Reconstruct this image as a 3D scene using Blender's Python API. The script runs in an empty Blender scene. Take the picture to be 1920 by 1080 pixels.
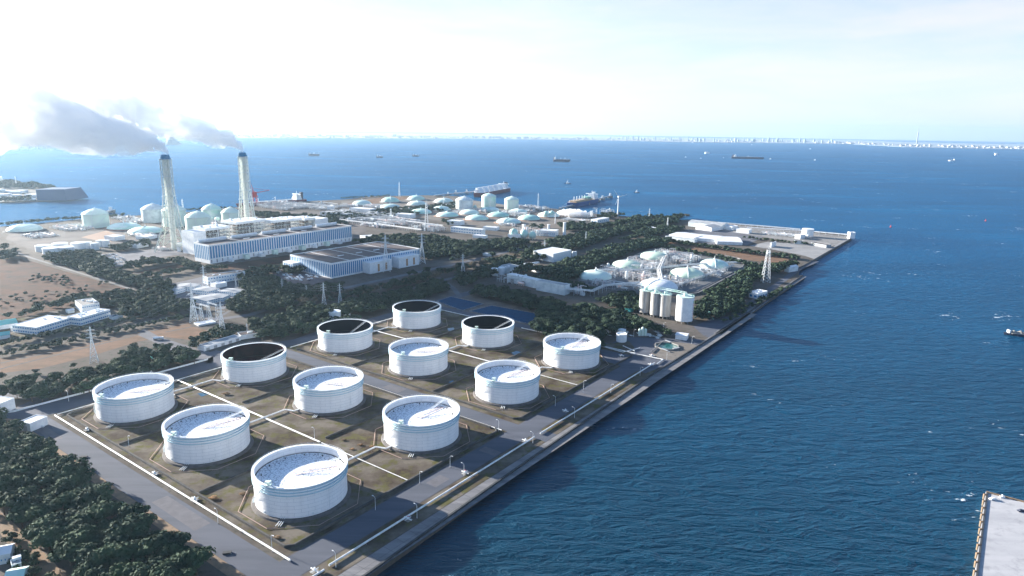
import bpy, math, random
import numpy as np
from mathutils import Vector, Matrix
random.seed(7); rng = np.random.default_rng(7)
sc = bpy.context.scene
R = math.radians; PI = math.pi

# ------------------------------------------------------------------ camera
F_PX, PITCH, ROLL, CAM_H = 1262.85, R(13.253), R(0.976), 230.0
_fw = Vector((0, math.cos(PITCH), -math.sin(PITCH))); _rt = Vector((1, 0, 0)); _up = Vector((0, math.sin(PITCH), math.cos(PITCH)))
_r = _rt*math.cos(ROLL) + _up*math.sin(ROLL); _u = -_rt*math.sin(ROLL) + _up*math.cos(ROLL)
cam = bpy.data.cameras.new('camera'); camo = bpy.data.objects.new('camera', cam); sc.collection.objects.link(camo)
camo.matrix_world = Matrix(((_r.x, _u.x, -_fw.x, 0), (_r.y, _u.y, -_fw.y, 0), (_r.z, _u.z, -_fw.z, CAM_H), (0, 0, 0, 1)))
cam.sensor_width = 36; cam.lens = 36*F_PX/1920; cam.clip_start = 1; cam.clip_end = 90000
sc.camera = camo

# ------------------------------------------------------------------ sky and sun
SUN_AZ, SUN_EL = 152.5, 14.5          # degrees, azimuth counted anticlockwise from +X
w = bpy.data.worlds.new('World'); sc.world = w; w.use_nodes = True
nt = w.node_tree; nt.nodes.clear(); N = nt.nodes.new; L = nt.links.new
out = N('ShaderNodeOutputWorld'); bg = N('ShaderNodeBackground'); sky = N('ShaderNodeTexSky')
sky.sky_type = 'NISHITA'; sky.sun_disc = False; sky.sun_elevation = R(SUN_EL); sky.sun_rotation = R(90-SUN_AZ)
sky.altitude = 200; sky.air_density = 1.0; sky.dust_density = .6; sky.ozone_density = 4.0
tc = N('ShaderNodeTexCoord'); mp = N('ShaderNodeMapping'); mp.inputs['Scale'].default_value = (1.6, 1.6, 11)
mp.inputs['Rotation'].default_value = (R(2), R(3), 0)
n1 = N('ShaderNodeTexNoise'); n1.inputs['Scale'].default_value = 2.2; n1.inputs['Detail'].default_value = 9; n1.inputs['Roughness'].default_value = .6; n1.inputs['Distortion'].default_value = .35
rp = N('ShaderNodeValToRGB'); rp.color_ramp.elements[0].position = .30; rp.color_ramp.elements[0].color = (.52, .52, .52, 1); rp.color_ramp.elements[1].position = .66; rp.color_ramp.elements[1].color = (.97, .97, .97, 1)
sx = N('ShaderNodeSeparateXYZ'); hz = N('ShaderNodeMapRange'); hz.inputs['From Min'].default_value = .14; hz.inputs['From Max'].default_value = .33; hz.inputs['To Min'].default_value = 1; hz.inputs['To Max'].default_value = .02
mul = N('ShaderNodeMath'); mul.operation = 'MULTIPLY'
mix = N('ShaderNodeMixRGB'); bw = N('ShaderNodeRGBToBW'); L(sky.outputs['Color'], bw.inputs[0]); cl = N('ShaderNodeMixRGB'); cl.blend_type = 'ADD'; cl.inputs['Fac'].default_value = .5; cl.inputs['Color1'].default_value = (2.1, 2.17, 2.42, 1)   # thin cloud: brighter where the sky behind it is brighter
L(bw.outputs[0], cl.inputs['Color2']); L(cl.outputs[0], mix.inputs['Color2'])
L(tc.outputs['Generated'], mp.inputs['Vector']); L(mp.outputs['Vector'], n1.inputs['Vector']); L(n1.outputs['Fac'], rp.inputs['Fac'])
L(tc.outputs['Generated'], sx.inputs[0]); L(sx.outputs['Z'], hz.inputs['Value']); L(hz.outputs['Result'], mul.inputs[0]); L(rp.outputs['Color'], mul.inputs[1])
L(mul.outputs[0], mix.inputs['Fac']); L(sky.outputs['Color'], mix.inputs['Color1']); L(mix.outputs['Color'], bg.inputs['Color'])
bg.inputs['Strength'].default_value = .066; L(bg.outputs[0], out.inputs['Surface'])
sl = bpy.data.lights.new('sun', 'SUN'); sl.energy = 5.0; sl.angle = R(.55); sl.color = (1, .92, .82)
so = bpy.data.objects.new('sun', sl); sc.collection.objects.link(so)
_sd = Vector((math.cos(R(SUN_AZ))*math.cos(R(SUN_EL)), math.sin(R(SUN_AZ))*math.cos(R(SUN_EL)), math.sin(R(SUN_EL))))
so.rotation_euler = _sd.to_track_quat('Z', 'Y').to_euler(); so.location = (0, 0, 500)
sc.view_settings.view_transform = 'Standard'; sc.view_settings.look = 'None'; sc.view_settings.exposure = 2.05; sc.view_settings.gamma = 1
sc.cycles.volume_bounces = 20; sc.cycles.max_bounces = 20; sc.cycles.diffuse_bounces = 4; sc.cycles.glossy_bounces = 4; sc.cycles.use_denoising = True
sc.cycles.sample_clamp_indirect = 6; sc.cycles.transparent_max_bounces = 64; sc.cycles.volume_max_steps = 256

# ------------------------------------------------------------------ placing: photo pixel -> point on the plane z
def P(x, y, z=0.0):
    d = _fw + _r*((x-960)/F_PX) + _u*((540-y)/F_PX); t = (z-CAM_H)/d.z
    return Vector((d.x*t, d.y*t, z))
def HT(x, yb, yt, z0=0.0):             # height of a vertical thing from its foot and top pixels
    b = P(x, yb, z0); k = b.y
    # ray through (x,yt): find z where y equals k
    d = _fw + _r*((x-960)/F_PX) + _u*((540-yt)/F_PX); t = k/d.y
    return CAM_H + d.z*t - z0
def MPP(x, y): return P(x, y).length and (P(x, y)-Vector((0, 0, CAM_H))).dot(_fw)/F_PX   # metres per pixel there
GO = Vector((-307.1, 515.5, 0)); GA = R(-36.08)
GU = Vector((math.cos(GA), math.sin(GA), 0)); GV = Vector((-GU.y, GU.x, 0))
def G(a, b, z=0): return GO + GU*a + GV*b + Vector((0, 0, z))
SEA = -3.5

# ------------------------------------------------------------------ materials
def mat(name, col, rough=.7, col2=None, scale=.1, detail=5, metal=0, bump=0, thr=(.4, .6), spec=.3, coords='Object', stretch=None):
    m = bpy.data.materials.new(name); m.use_nodes = True; t = m.node_tree; b = t.nodes['Principled BSDF']
    b.inputs['Base Color'].default_value = (*col, 1); b.inputs['Roughness'].default_value = rough; b.inputs['Metallic'].default_value = metal
    b.inputs['Specular IOR Level'].default_value = spec
    if col2 or bump:
        c = t.nodes.new('ShaderNodeTexCoord'); v = c.outputs[coords]
        if coords == 'World' : pass
        if stretch:
            q = t.nodes.new('ShaderNodeMapping'); q.inputs['Scale'].default_value = stretch[:3]
            if len(stretch) > 3: q.inputs['Rotation'].default_value = (0, 0, stretch[3])
            t.links.new(v, q.inputs[0]); v = q.outputs[0]
        n = t.nodes.new('ShaderNodeTexNoise'); n.inputs['Scale'].default_value = scale; n.inputs['Detail'].default_value = detail; n.inputs['Roughness'].default_value = .62
        t.links.new(v, n.inputs['Vector'])
        if col2:
            r = t.nodes.new('ShaderNodeValToRGB'); e = r.color_ramp.elements
            e[0].position = thr[0]; e[0].color = (*col, 1); e[1].position = thr[1]; e[1].color = (*col2, 1)
            t.links.new(n.outputs['Fac'], r.inputs['Fac']); t.links.new(r.outputs['Color'], b.inputs['Base Color'])
        if bump:
            k = t.nodes.new('ShaderNodeBump'); k.inputs['Strength'].default_value = 1; k.inputs['Distance'].default_value = bump
            t.links.new(n.outputs['Fac'], k.inputs['Height']); t.links.new(k.outputs['Normal'], b.inputs['Normal'])
    return m
def ground_mat(name, c1, c2, c3, s1, s2, stretch=None, rough=.95, thr2=(.52, .68)):
    """three colours: broad patches of c1/c2 with fine blotches of c3"""
    m = mat(name, c1, rough, c2, s1, 6, coords='Object', stretch=stretch, thr=(.38, .62), spec=.1); t = m.node_tree; b = t.nodes['Principled BSDF']
    src = b.inputs['Base Color'].links[0].from_socket
    c = t.nodes.new('ShaderNodeTexCoord'); n = t.nodes.new('ShaderNodeTexNoise'); n.inputs['Scale'].default_value = s2; n.inputs['Detail'].default_value = 8; n.inputs['Roughness'].default_value = .7
    t.links.new(c.outputs['Object'], n.inputs['Vector'])
    r = t.nodes.new('ShaderNodeValToRGB'); r.color_ramp.elements[0].position = thr2[0]; r.color_ramp.elements[1].position = thr2[1]
    x = t.nodes.new('ShaderNodeMixRGB'); x.inputs['Color2'].default_value = (*c3, 1)
    t.links.new(n.outputs['Fac'], r.inputs['Fac']); t.links.new(r.outputs['Color'], x.inputs['Fac']); t.links.new(src, x.inputs['Color1']); t.links.new(x.outputs['Color'], b.inputs['Base Color'])
    return m
M = dict(
 white=mat('white paint', (.80, .82, .83), .5, (.68, .72, .74), .25),
 wmetal=mat('white steel', (.74, .78, .80), .45, (.6, .65, .68), .8),
 pipe=mat('pale pipe lagging', (.78, .79, .78), .4, (.62, .62, .6), .3),
 rust=mat('red brown pipe', (.33, .13, .09), .7, (.22, .1, .08), .5),
 cream=mat('cream green paint', (.70, .72, .67), .5, (.64, .67, .62), .12),
 capblue=mat('deep blue paint', (.005, .15, .30), .5),
 mint=mat('mint dome paint', (.42, .66, .57), .45, (.62, .74, .70), .06),
 teal=mat('deeper mint paint', (.36, .60, .52), .45, (.45, .66, .58), .06),
 palemint=mat('pale mint paint', (.60, .74, .66), .45, (.58, .70, .64), .06),
 greywhite=mat('weathered grey white paint', (.48, .55, .58), .5, (.66, .72, .74), .1),
 conc=mat('concrete', (.27, .26, .25), .9, (.22, .215, .20), .15, bump=.05),
 silo=mat('weathered silo concrete', (.46, .455, .44), .9, (.30, .295, .285), .2, stretch=(1, 1, .15)),
 dark=mat('dark concrete', (.06, .065, .07), .9, (.035, .04, .045), .3),
 asphalt=mat('worn asphalt', (.088, .098, .124), .9, (.068, .078, .10), .05, 8, stretch=(.25, 2.2, 1, -GA)),
 asphalt2=mat('pale asphalt', (.125, .13, .15), .9, (.09, .095, .11), .03, 8),
 apron=mat('quay concrete', (.21, .21, .215), .9, (.14, .142, .15), .08, 8, stretch=(.3, 1.6, 1, -GA)),
 roofdark=mat('brown black roof sheet', (.075, .06, .062), .85, (.11, .09, .085), .05, 8, stretch=(1, 3, 1, -.3)),
 roofgrey=mat('grey roof', (.36, .38, .40), .8, (.26, .28, .3), .1),
 roofwhite=mat('white roof sheet', (.72, .74, .76), .6, (.58, .6, .62), .06),
 bluetarp=mat('blue pond liner', (.008, .066, .14), .9, (.006, .05, .11), .15, 6, spec=.05),
 glass=mat('blue glass', (.012, .16, .35), .4, (.02, .20, .42), .4, spec=.4),
 tealroof=mat('teal roof sheet', (.05, .38, .38), .6, (.04, .30, .31), .1),
 green=mat('green steel', (.22, .42, .36), .5), red=mat('red paint', (.45, .03, .03), .5), redhull=mat('dark red hull paint', (.16, .035, .045), .5, (.11, .03, .05), .05),
 bluehull=mat('blue hull paint', (.015, .07, .22), .5), tan=mat('tan deck', (.42, .31, .2), .7), orange=mat('orange panel', (.40, .24, .13), .6),
 navy=mat('dark hull', (.03, .04, .07), .6), steam=None)
_t = M['apron'].node_tree; _b = _t.nodes['Principled BSDF']; _s = _b.inputs['Base Color'].links[0].from_socket; _c = _t.nodes.new('ShaderNodeTexCoord'); _q = _t.nodes.new('ShaderNodeMapping'); _q.inputs['Rotation'].default_value = (0, 0, -GA)
_k = _t.nodes.new('ShaderNodeTexBrick'); _k.inputs['Scale'].default_value = 1; _k.inputs['Brick Width'].default_value = 6.2; _k.inputs['Row Height'].default_value = 10; _k.inputs['Mortar Size'].default_value = .12; _k.offset = 0   # slab joints
_k.inputs['Color1'].default_value = (1, 1, 1, 1); _k.inputs['Color2'].default_value = (.86, .86, .88, 1); _k.inputs['Mortar'].default_value = (.45, .45, .47, 1); _x = _t.nodes.new('ShaderNodeMixRGB'); _x.blend_type = 'MULTIPLY'; _x.inputs['Fac'].default_value = 1
_t.links.new(_c.outputs['Object'], _q.inputs[0]); _t.links.new(_q.outputs[0], _k.inputs['Vector']); _t.links.new(_s, _x.inputs['Color1']); _t.links.new(_k.outputs['Color'], _x.inputs['Color2']); _t.links.new(_x.outputs['Color'], _b.inputs['Base Color'])
# ------------------------------------------------------------------ object helpers
col = sc.collection
def setp(o, label=None, cat=None, group=None, kind=None):
    if label: o['label'] = label
    if cat: o['category'] = cat
    if group: o['group'] = group
    if kind: o['kind'] = kind
    return o
def thing(name, label, cat, loc=(0, 0, 0), rz=0, group=None):
    o = bpy.data.objects.new(name, None); col.objects.link(o); o.empty_display_size = 1
    o.location = loc; o.rotation_euler = (0, 0, rz); return setp(o, label, cat, group)
class MB:
    def __init__(s): s.v = []; s.f = []
    def add(s, vs, fs):
        k = len(s.v); s.v += [tuple(v) for v in vs]; s.f += [tuple(i+k for i in f) for f in fs]; return s
    def box(s, x0, x1, y0, y1, z0, z1):
        return s.add([(x0, y0, z0), (x1, y0, z0), (x1, y1, z0), (x0, y1, z0), (x0, y0, z1), (x1, y0, z1), (x1, y1, z1), (x0, y1, z1)],
                     [(0, 3, 2, 1), (4, 5, 6, 7), (0, 1, 5, 4), (1, 2, 6, 5), (2, 3, 7, 6), (3, 0, 4, 7)])
    def rings(s, rs, n=24, cx=0, cy=0, cap=(True, True)):       # rs: list of (radius, z)
        k = len(s.v); m = len(rs)
        for r, z in rs: s.v += [(cx+r*math.cos(2*PI*i/n), cy+r*math.sin(2*PI*i/n), z) for i in range(n)]
        for j in range(m-1):
            s.f += [(k+j*n+i, k+j*n+(i+1) % n, k+(j+1)*n+(i+1) % n, k+(j+1)*n+i) for i in range(n)]
        if cap[0]: s.f.append(tuple(k+i for i in reversed(range(n))))
        if cap[1]: s.f.append(tuple(k+(m-1)*n+i for i in range(n)))
        return s
    def bar(s, a, b, r, n=4):
        a = Vector(a); b = Vector(b); d = (b-a)
        if d.length < 1e-6: return s
        d.normalize(); x = d.orthogonal().normalized() if abs(d.z) > .99 else d.cross(Vector((0, 0, 1))).normalized(); y = d.cross(x)
        k = len(s.v)
        for p in (a, b): s.v += [tuple(p + x*r*math.cos(2*PI*(i+.5)/n) + y*r*math.sin(2*PI*(i+.5)/n)) for i in range(n)]
        s.f += [(k+i, k+(i+1) % n, k+n+(i+1) % n, k+n+i) for i in range(n)]
        s.f += [tuple(k+i for i in reversed(range(n))), tuple(k+n+i for i in range(n))]; return s
    def path(s, pts, r, n=6):
        for a, b in zip(pts, pts[1:]): s.bar(a, b, r, n)
        return s
    def prism(s, poly, z0, z1):
        n = len(poly); A = sum(poly[i][0]*poly[(i+1) % n][1]-poly[(i+1) % n][0]*poly[i][1] for i in range(n))
        if A < 0: poly = poly[::-1]
        return s.add([(p[0], p[1], z0) for p in poly]+[(p[0], p[1], z1) for p in poly],
                     [tuple(reversed(range(n))), tuple(range(n, 2*n))]+[(i, (i+1) % n, n+(i+1) % n, n+i) for i in range(n)])
    def sphere(s, c, r, n=16, m=8):
        return s.rings([(max(r*math.sin(PI*j/m), .01), c[2]-r*math.cos(PI*j/m)) for j in range(m+1)], n, c[0], c[1])
    def build(s, name, m, parent=None, smooth=False, label=None):
        me = bpy.data.meshes.new(name); me.from_pydata(s.v, [], s.f); me.update()
        me.materials.append(M[m] if isinstance(m, str) else m)
        o = bpy.data.objects.new(name, me); col.objects.link(o)
        if smooth:
            me.polygons.foreach_set('use_smooth', [len(p.vertices) < 8 for p in me.polygons])
            me.set_sharp_from_angle(angle=R(35))
        if parent: o.parent = parent
        if label: o['label'] = label
        return o
def copy_tree(o, parent=None):
    c = o.copy(); col.objects.link(c); c.parent = parent
    for ch in list(o.children): copy_tree(ch, c)
    return c
def clone(o, loc, rz=0, label=None, scale=None, group=None):
    c = copy_tree(o); c.location = loc; c.rotation_euler = (0, 0, rz)
    if label: c['label'] = label
    if group: c['group'] = group
    if scale: c.scale = scale if hasattr(scale, '__len__') else (scale,)*3
    return c
def struct(name, mb, m, kind='structure', label=None):
    o = mb.build(name, m); o['kind'] = kind
    if label: o['label'] = label
    return o
def ppoly(pts, z=0): return [tuple(P(x, y, 0).xy) for x, y in pts]
def sheet(name, pts, z, m, world=False):
    w_ = [tuple(p) for p in pts] if world else ppoly(pts); mb = MB(); mb.add([(p[0], p[1], z) for p in w_], [tuple(range(len(w_)))])
    o = mb.build(name, m); o['kind'] = 'structure'
    if o.data.polygons[0].normal.z < 0: o.data.flip_normals()
    return o
def gsheet(name, a0, a1, b0, b1, z, m): return sheet(name, [G(a, b).xy for a, b in ((a0, b0), (a1, b0), (a1, b1), (a0, b1))], z, m, True)
def wide(pts, w0, w1=None):            # a world polyline widened into a polygon
    w1 = w1 or w0; n = len(pts); Lf = []; Rt = []
    for i, p in enumerate(pts):
        d = (pts[min(i+1, n-1)]-pts[max(i-1, 0)]).xy.normalized(); nn = Vector((-d.y, d.x)); ww = (w0+(w1-w0)*i/(n-1))/2
        Lf.append(p.xy+nn*ww); Rt.append(p.xy-nn*ww)
    return Lf+Rt[::-1]
def road(pts, width, z=.06, m='asphalt', name='road'): return sheet(name, wide([P(*p) for p in pts], width), z, m, True)

# ================================================================== SETTING
# ---- water
def water_mat():
    m = mat('sea water', (.004, .05, .10), .16, spec=.32); t = m.node_tree; b = t.nodes['Principled BSDF']; b.inputs['IOR'].default_value = 1.33; b.inputs['Specular Tint'].default_value = (.55, .8, 1, 1)
    c = t.nodes.new('ShaderNodeTexCoord')
    def noise(sc_, st, rot, det, dist=0):
        q = t.nodes.new('ShaderNodeMapping'); q.inputs['Scale'].default_value = st; q.inputs['Rotation'].default_value = (0, 0, rot)
        n = t.nodes.new('ShaderNodeTexNoise'); n.inputs['Scale'].default_value = sc_; n.inputs['Detail'].default_value = det; n.inputs['Distortion'].default_value = dist; n.inputs['Roughness'].default_value = .6
        t.links.new(c.outputs['Object'], q.inputs[0]); t.links.new(q.outputs[0], n.inputs['Vector']); return n.outputs['Fac']
    def math_(op, a, bb):
        k = t.nodes.new('ShaderNodeMath'); k.operation = op
        for i, v in enumerate((a, bb)):
            if hasattr(v, 'links'): t.links.new(v, k.inputs[i])
            else: k.inputs[i].default_value = v
        return k.outputs[0]
    swell = noise(.13, (.38, 1, 1), R(14), 3, .6); chop = noise(.75, (.5, 1, 1), R(6), 5, .3)
    h = math_('ADD', math_('MULTIPLY', swell, 4.6), math_('MULTIPLY', chop, 1.1))
    k = t.nodes.new('ShaderNodeBump'); k.inputs['Strength'].default_value = 1; k.inputs['Distance'].default_value = 1.0
    t.links.new(h, k.inputs['Height']); gl = t.nodes.new('ShaderNodeBsdfGlossy'); gl.inputs['Roughness'].default_value = .27; gl.inputs['Color'].default_value = (.46, .74, 1, 1); df = t.nodes.new('ShaderNodeBsdfDiffuse'); ms = t.nodes.new('ShaderNodeMixShader'); fz = t.nodes.new('ShaderNodeFresnel'); fz.inputs['IOR'].default_value = 1.33
    t.links.new(k.outputs['Normal'], gl.inputs['Normal']); t.links.new(k.outputs['Normal'], fz.inputs['Normal']); t.links.new(k.outputs['Normal'], df.inputs['Normal'])   # a wavy sea never mirrors more than about a third of the low sky
    mx_ = math_('MINIMUM', fz.outputs[0], .25); t.links.new(mx_, ms.inputs[0]); t.links.new(df.outputs[0], ms.inputs[1]); t.links.new(gl.outputs[0], ms.inputs[2]); b = df
    on_ = [q for q in t.nodes if q.type == 'OUTPUT_MATERIAL'][0]; t.links.new(ms.outputs[0], on_.inputs['Surface'])
    # broad wind patches and whitecaps
    big = noise(.0022, (.5, 1.6, 1), R(8), 4); r = t.nodes.new('ShaderNodeValToRGB'); e = r.color_ramp.elements
    e[0].position = .36; e[0].color = (.0002, .042, .108, 1); e[1].position = .66; e[1].color = (.0004, .076, .175, 1)
    t.links.new(big, r.inputs['Fac'])
    sy_ = t.nodes.new('ShaderNodeSeparateXYZ'); t.links.new(c.outputs['Object'], sy_.inputs[0])      # greener inshore; brighter blue with distance is sky reflection put into the colour
    yr = t.nodes.new('ShaderNodeMapRange'); yr.inputs['From Min'].default_value = 350; yr.inputs['From Max'].default_value = 1700; t.links.new(math_('ADD', sy_.outputs['Y'], math_('MULTIPLY', big, 500)), yr.inputs['Value'])
    nr = t.nodes.new('ShaderNodeMixRGB'); nr.inputs['Color1'].default_value = (.0004, .022, .036, 1); t.links.new(yr.outputs[0], nr.inputs['Fac']); t.links.new(r.outputs['Color'], nr.inputs['Color2']); r = nr
    foam = math_('MULTIPLY', noise(.24, (.45, 1, 1), R(12), 7, .4), noise(.011, (1, 1, 1), 0, 3))
    fr = t.nodes.new('ShaderNodeValToRGB'); fr.color_ramp.elements[0].position = .402; fr.color_ramp.elements[1].position = .44
    t.links.new(foam, fr.inputs['Fac'])
    x = t.nodes.new('ShaderNodeMixRGB'); x.inputs['Color2'].default_value = (.6, .66, .7, 1)
    t.links.new(fr.outputs['Color'], x.inputs['Fac']); t.links.new(r.outputs['Color'], x.inputs['Color1']); t.links.new(x.outputs['Color'], b.inputs['Color'])
    return m
M['water'] = water_mat()
struct('water', MB().add([(-42000, -1500, SEA), (42000, -1500, SEA), (42000, 42000, SEA), (-42000, 42000, SEA)], [(0, 1, 2, 3)]), 'water')

# ---- the reclaimed land: one slab with its quay walls
M['land'] = ground_mat('dull open ground', (.085, .073, .062), (.12, .108, .097), (.045, .053, .038), .02, .15)
coast = [G(313, -700).xy, P(690, 1080).xy, P(960, 888).xy, P(1230, 700).xy, P(1350, 625).xy, P(1509, 518).xy, P(1497, 515).xy, P(1500, 503).xy, P(1597, 448).xy,
         P(1590, 441).xy, P(1500, 431).xy, P(1400, 422).xy, P(1330, 414).xy, P(1260, 411).xy, P(1190, 407).xy, P(1120, 401).xy, P(1060, 393).xy, P(1000, 388).xy, P(900, 385).xy,
         P(860, 368).xy, P(800, 366).xy, P(700, 368).xy, P(645, 374).xy, P(560, 378).xy, P(480, 386).xy, P(400, 392).xy, P(330, 400).xy, P(240, 405).xy, P(205, 402).xy, P(150, 411).xy, P(60, 420).xy,
         P(-10, 426).xy, P(-300, 440).xy, G(-1500, -700).xy]
struct('ground', MB().prism([tuple(p) for p in coast], SEA-4, 0), 'land')

# ---- tank farm ground, roads
M['field'] = ground_mat('mossy brown field', (.052, .038, .028), (.155, .137, .113), (.088, .084, .028), .035, .09, thr2=(.5, .62))
M['scrub'] = ground_mat('dry scrub', (.092, .040, .024), (.056, .032, .022), (.018, .023, .018), .022, .045, stretch=(1, 2.2, 1, R(10)))
M['sand'] = mat('dry sandy verge', (.25, .17, .11), .95, (.17, .13, .09), .2)
M['drygrass'] = ground_mat('pale dry grass', (.19, .115, .075), (.135, .088, .06), (.10, .08, .056), .03, .12, stretch=(1, 2.5, 1, R(20)))
gsheet('grass', -42, 262, -44, 156, .04, 'field'); gsheet('grass', -42, 262, 173, 392, .04, 'field')
gsheet('road', -62, 330, -67, -49.5, .08, 'asphalt'); gsheet('road', 263.5, 282, -49.5, 430, .08, 'asphalt')
gsheet('road', -66, 263.5, 157, 172, .08, 'asphalt'); gsheet('road', -60, -44, -49.5, 520, .08, 'asphalt'); gsheet('road', -44, 263.5, 393, 407, .08, 'asphalt')
gsheet('pavement', 297.5, 310.2, -200, 640, .08, 'apron'); gsheet('road', 263, 297, -200, -67.3, .06, 'asphalt'); gsheet('verge', -62, 262, -73, -67.2, .06, 'sand')
gsheet('road', 282.2, 297.3, 160, 176, .06, 'asphalt'); gsheet('verge', 283, 297, -60, 159.8, .05, 'field'); gsheet('verge', 283, 297, 176.2, 374, .05, 'field')

# ---- storage tanks
def plate_mat(name, c, line, ox=.5):
    m = mat(name, c, .5); t = m.node_tree; b = t.nodes['Principled BSDF']; q = t.nodes.new('ShaderNodeTexCoord'); s = t.nodes.new('ShaderNodeSeparateXYZ')
    t.links.new(q.outputs['Object'], s.inputs[0])
    at = t.nodes.new('ShaderNodeMath'); at.operation = 'ARCTAN2'; t.links.new(s.outputs['Y'], at.inputs[0]); t.links.new(s.outputs['X'], at.inputs[1])
    ml = t.nodes.new('ShaderNodeMath'); ml.operation = 'MULTIPLY'; ml.inputs[1].default_value = 28.2; t.links.new(at.outputs[0], ml.inputs[0])
    cb = t.nodes.new('ShaderNodeCombineXYZ'); t.links.new(ml.outputs[0], cb.inputs['X']); t.links.new(s.outputs['Z'], cb.inputs['Y'])
    br = t.nodes.new('ShaderNodeTexBrick'); br.inputs['Scale'].default_value = 1; br.inputs['Brick Width'].default_value = 8; br.inputs['Row Height'].default_value = 2.4; br.inputs['Mortar Size'].default_value = .07
    br.inputs['Color1'].default_value = (*c, 1); br.inputs['Color2'].default_value = (*[v*.965 for v in c], 1); br.inputs['Mortar'].default_value = (*line, 1)
    t.links.new(cb.outputs[0], br.inputs['Vector'])
    n = t.nodes.new('ShaderNodeTexNoise'); n.inputs['Scale'].default_value = .12; n.inputs['Detail'].default_value = 8
    mp_ = t.nodes.new('ShaderNodeMapping'); mp_.inputs['Scale'].default_value = (1.6, .25, 1); t.links.new(cb.outputs[0], mp_.inputs[0]); t.links.new(mp_.outputs[0], n.inputs['Vector'])
    r = t.nodes.new('ShaderNodeValToRGB'); r.color_ramp.elements[0].position = .35; r.color_ramp.elements[0].color = (.93, .93, .93, 1); r.color_ramp.elements[1].position = .6
    t.links.new(n.outputs['Fac'], r.inputs['Fac'])
    x = t.nodes.new('ShaderNodeMixRGB'); x.blend_type = 'MULTIPLY'; x.inputs['Fac'].default_value = 1; t.links.new(br.outputs['Color'], x.inputs['Color1']); t.links.new(r.outputs['Color'], x.inputs['Color2'])
    t.links.new(x.outputs['Color'], b.inputs['Base Color']); return m
M['shell'] = plate_mat('white tank plates', (.86, .87, .88), (.52, .56, .60))
M['girder'] = mat('shade tinted girder', (.46, .63, .69), .5); M['seal'] = mat('black seal', (.02, .02, .025), .8)  # blue shade of the girder bands is put into their colour
def roof_mat():
    m = mat('blotched white roof', (.74, .75, .78), .6); t = m.node_tree; b = t.nodes['Principled BSDF']; q = t.nodes.new('ShaderNodeTexCoord')
    n0 = t.nodes.new('ShaderNodeTexNoise'); n0.inputs['Scale'].default_value = .35; n0.inputs['Detail'].default_value = 3
    va = t.nodes.new('ShaderNodeVectorMath'); va.operation = 'MULTIPLY_ADD'; va.inputs[1].default_value = (3, 3, 3)
    t.links.new(q.outputs['Object'], n0.inputs['Vector']); t.links.new(n0.outputs['Color'], va.inputs[0]); t.links.new(q.outputs['Object'], va.inputs[2])
    v = t.nodes.new('ShaderNodeTexVoronoi'); v.feature = 'DISTANCE_TO_EDGE'; v.inputs['Scale'].default_value = .42; t.links.new(va.outputs[0], v.inputs['Vector'])
    n = t.nodes.new('ShaderNodeTexNoise'); n.inputs['Scale'].default_value = .3; n.inputs['Detail'].default_value = 6; t.links.new(q.outputs['Object'], n.inputs['Vector'])
    s = t.nodes.new('ShaderNodeMath'); s.operation = 'MULTIPLY'; t.links.new(v.outputs['Distance'], s.inputs[0]); t.links.new(n.outputs['Fac'], s.inputs[1])
    ln = t.nodes.new('ShaderNodeVectorMath'); ln.operation = 'LENGTH'; t.links.new(q.outputs['Object'], ln.inputs[0])
    mr = t.nodes.new('ShaderNodeMapRange'); mr.inputs['From Min'].default_value = 8; mr.inputs['From Max'].default_value = 27; mr.inputs['To Min'].default_value = .012; mr.inputs['To Max'].default_value = -.008
    t.links.new(ln.outputs['Value'], mr.inputs['Value'])
    ad = t.nodes.new('ShaderNodeMath'); ad.operation = 'ADD'; t.links.new(s.outputs[0], ad.inputs[0]); t.links.new(mr.outputs[0], ad.inputs[1])
    r = t.nodes.new('ShaderNodeValToRGB'); e = r.color_ramp.elements; e[0].position = .0; e[0].color = (.16, .17, .21, 1); e[1].position = .028; e[1].color = (.80, .82, .84, 1)
    t.links.new(ad.outputs[0], r.inputs['Fac']); t.links.new(r.outputs['Color'], b.inputs['Base Color']); return m
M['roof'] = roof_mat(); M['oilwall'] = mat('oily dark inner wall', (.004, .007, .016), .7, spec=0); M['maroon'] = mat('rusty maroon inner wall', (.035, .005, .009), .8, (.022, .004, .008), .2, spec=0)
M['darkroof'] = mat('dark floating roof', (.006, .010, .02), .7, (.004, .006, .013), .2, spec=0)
TR, TH = 28.2, 21.5; M['bund0'] = mat('dark tank footing', (.13, .12, .115), .9, (.09, .085, .085), .2)
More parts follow.
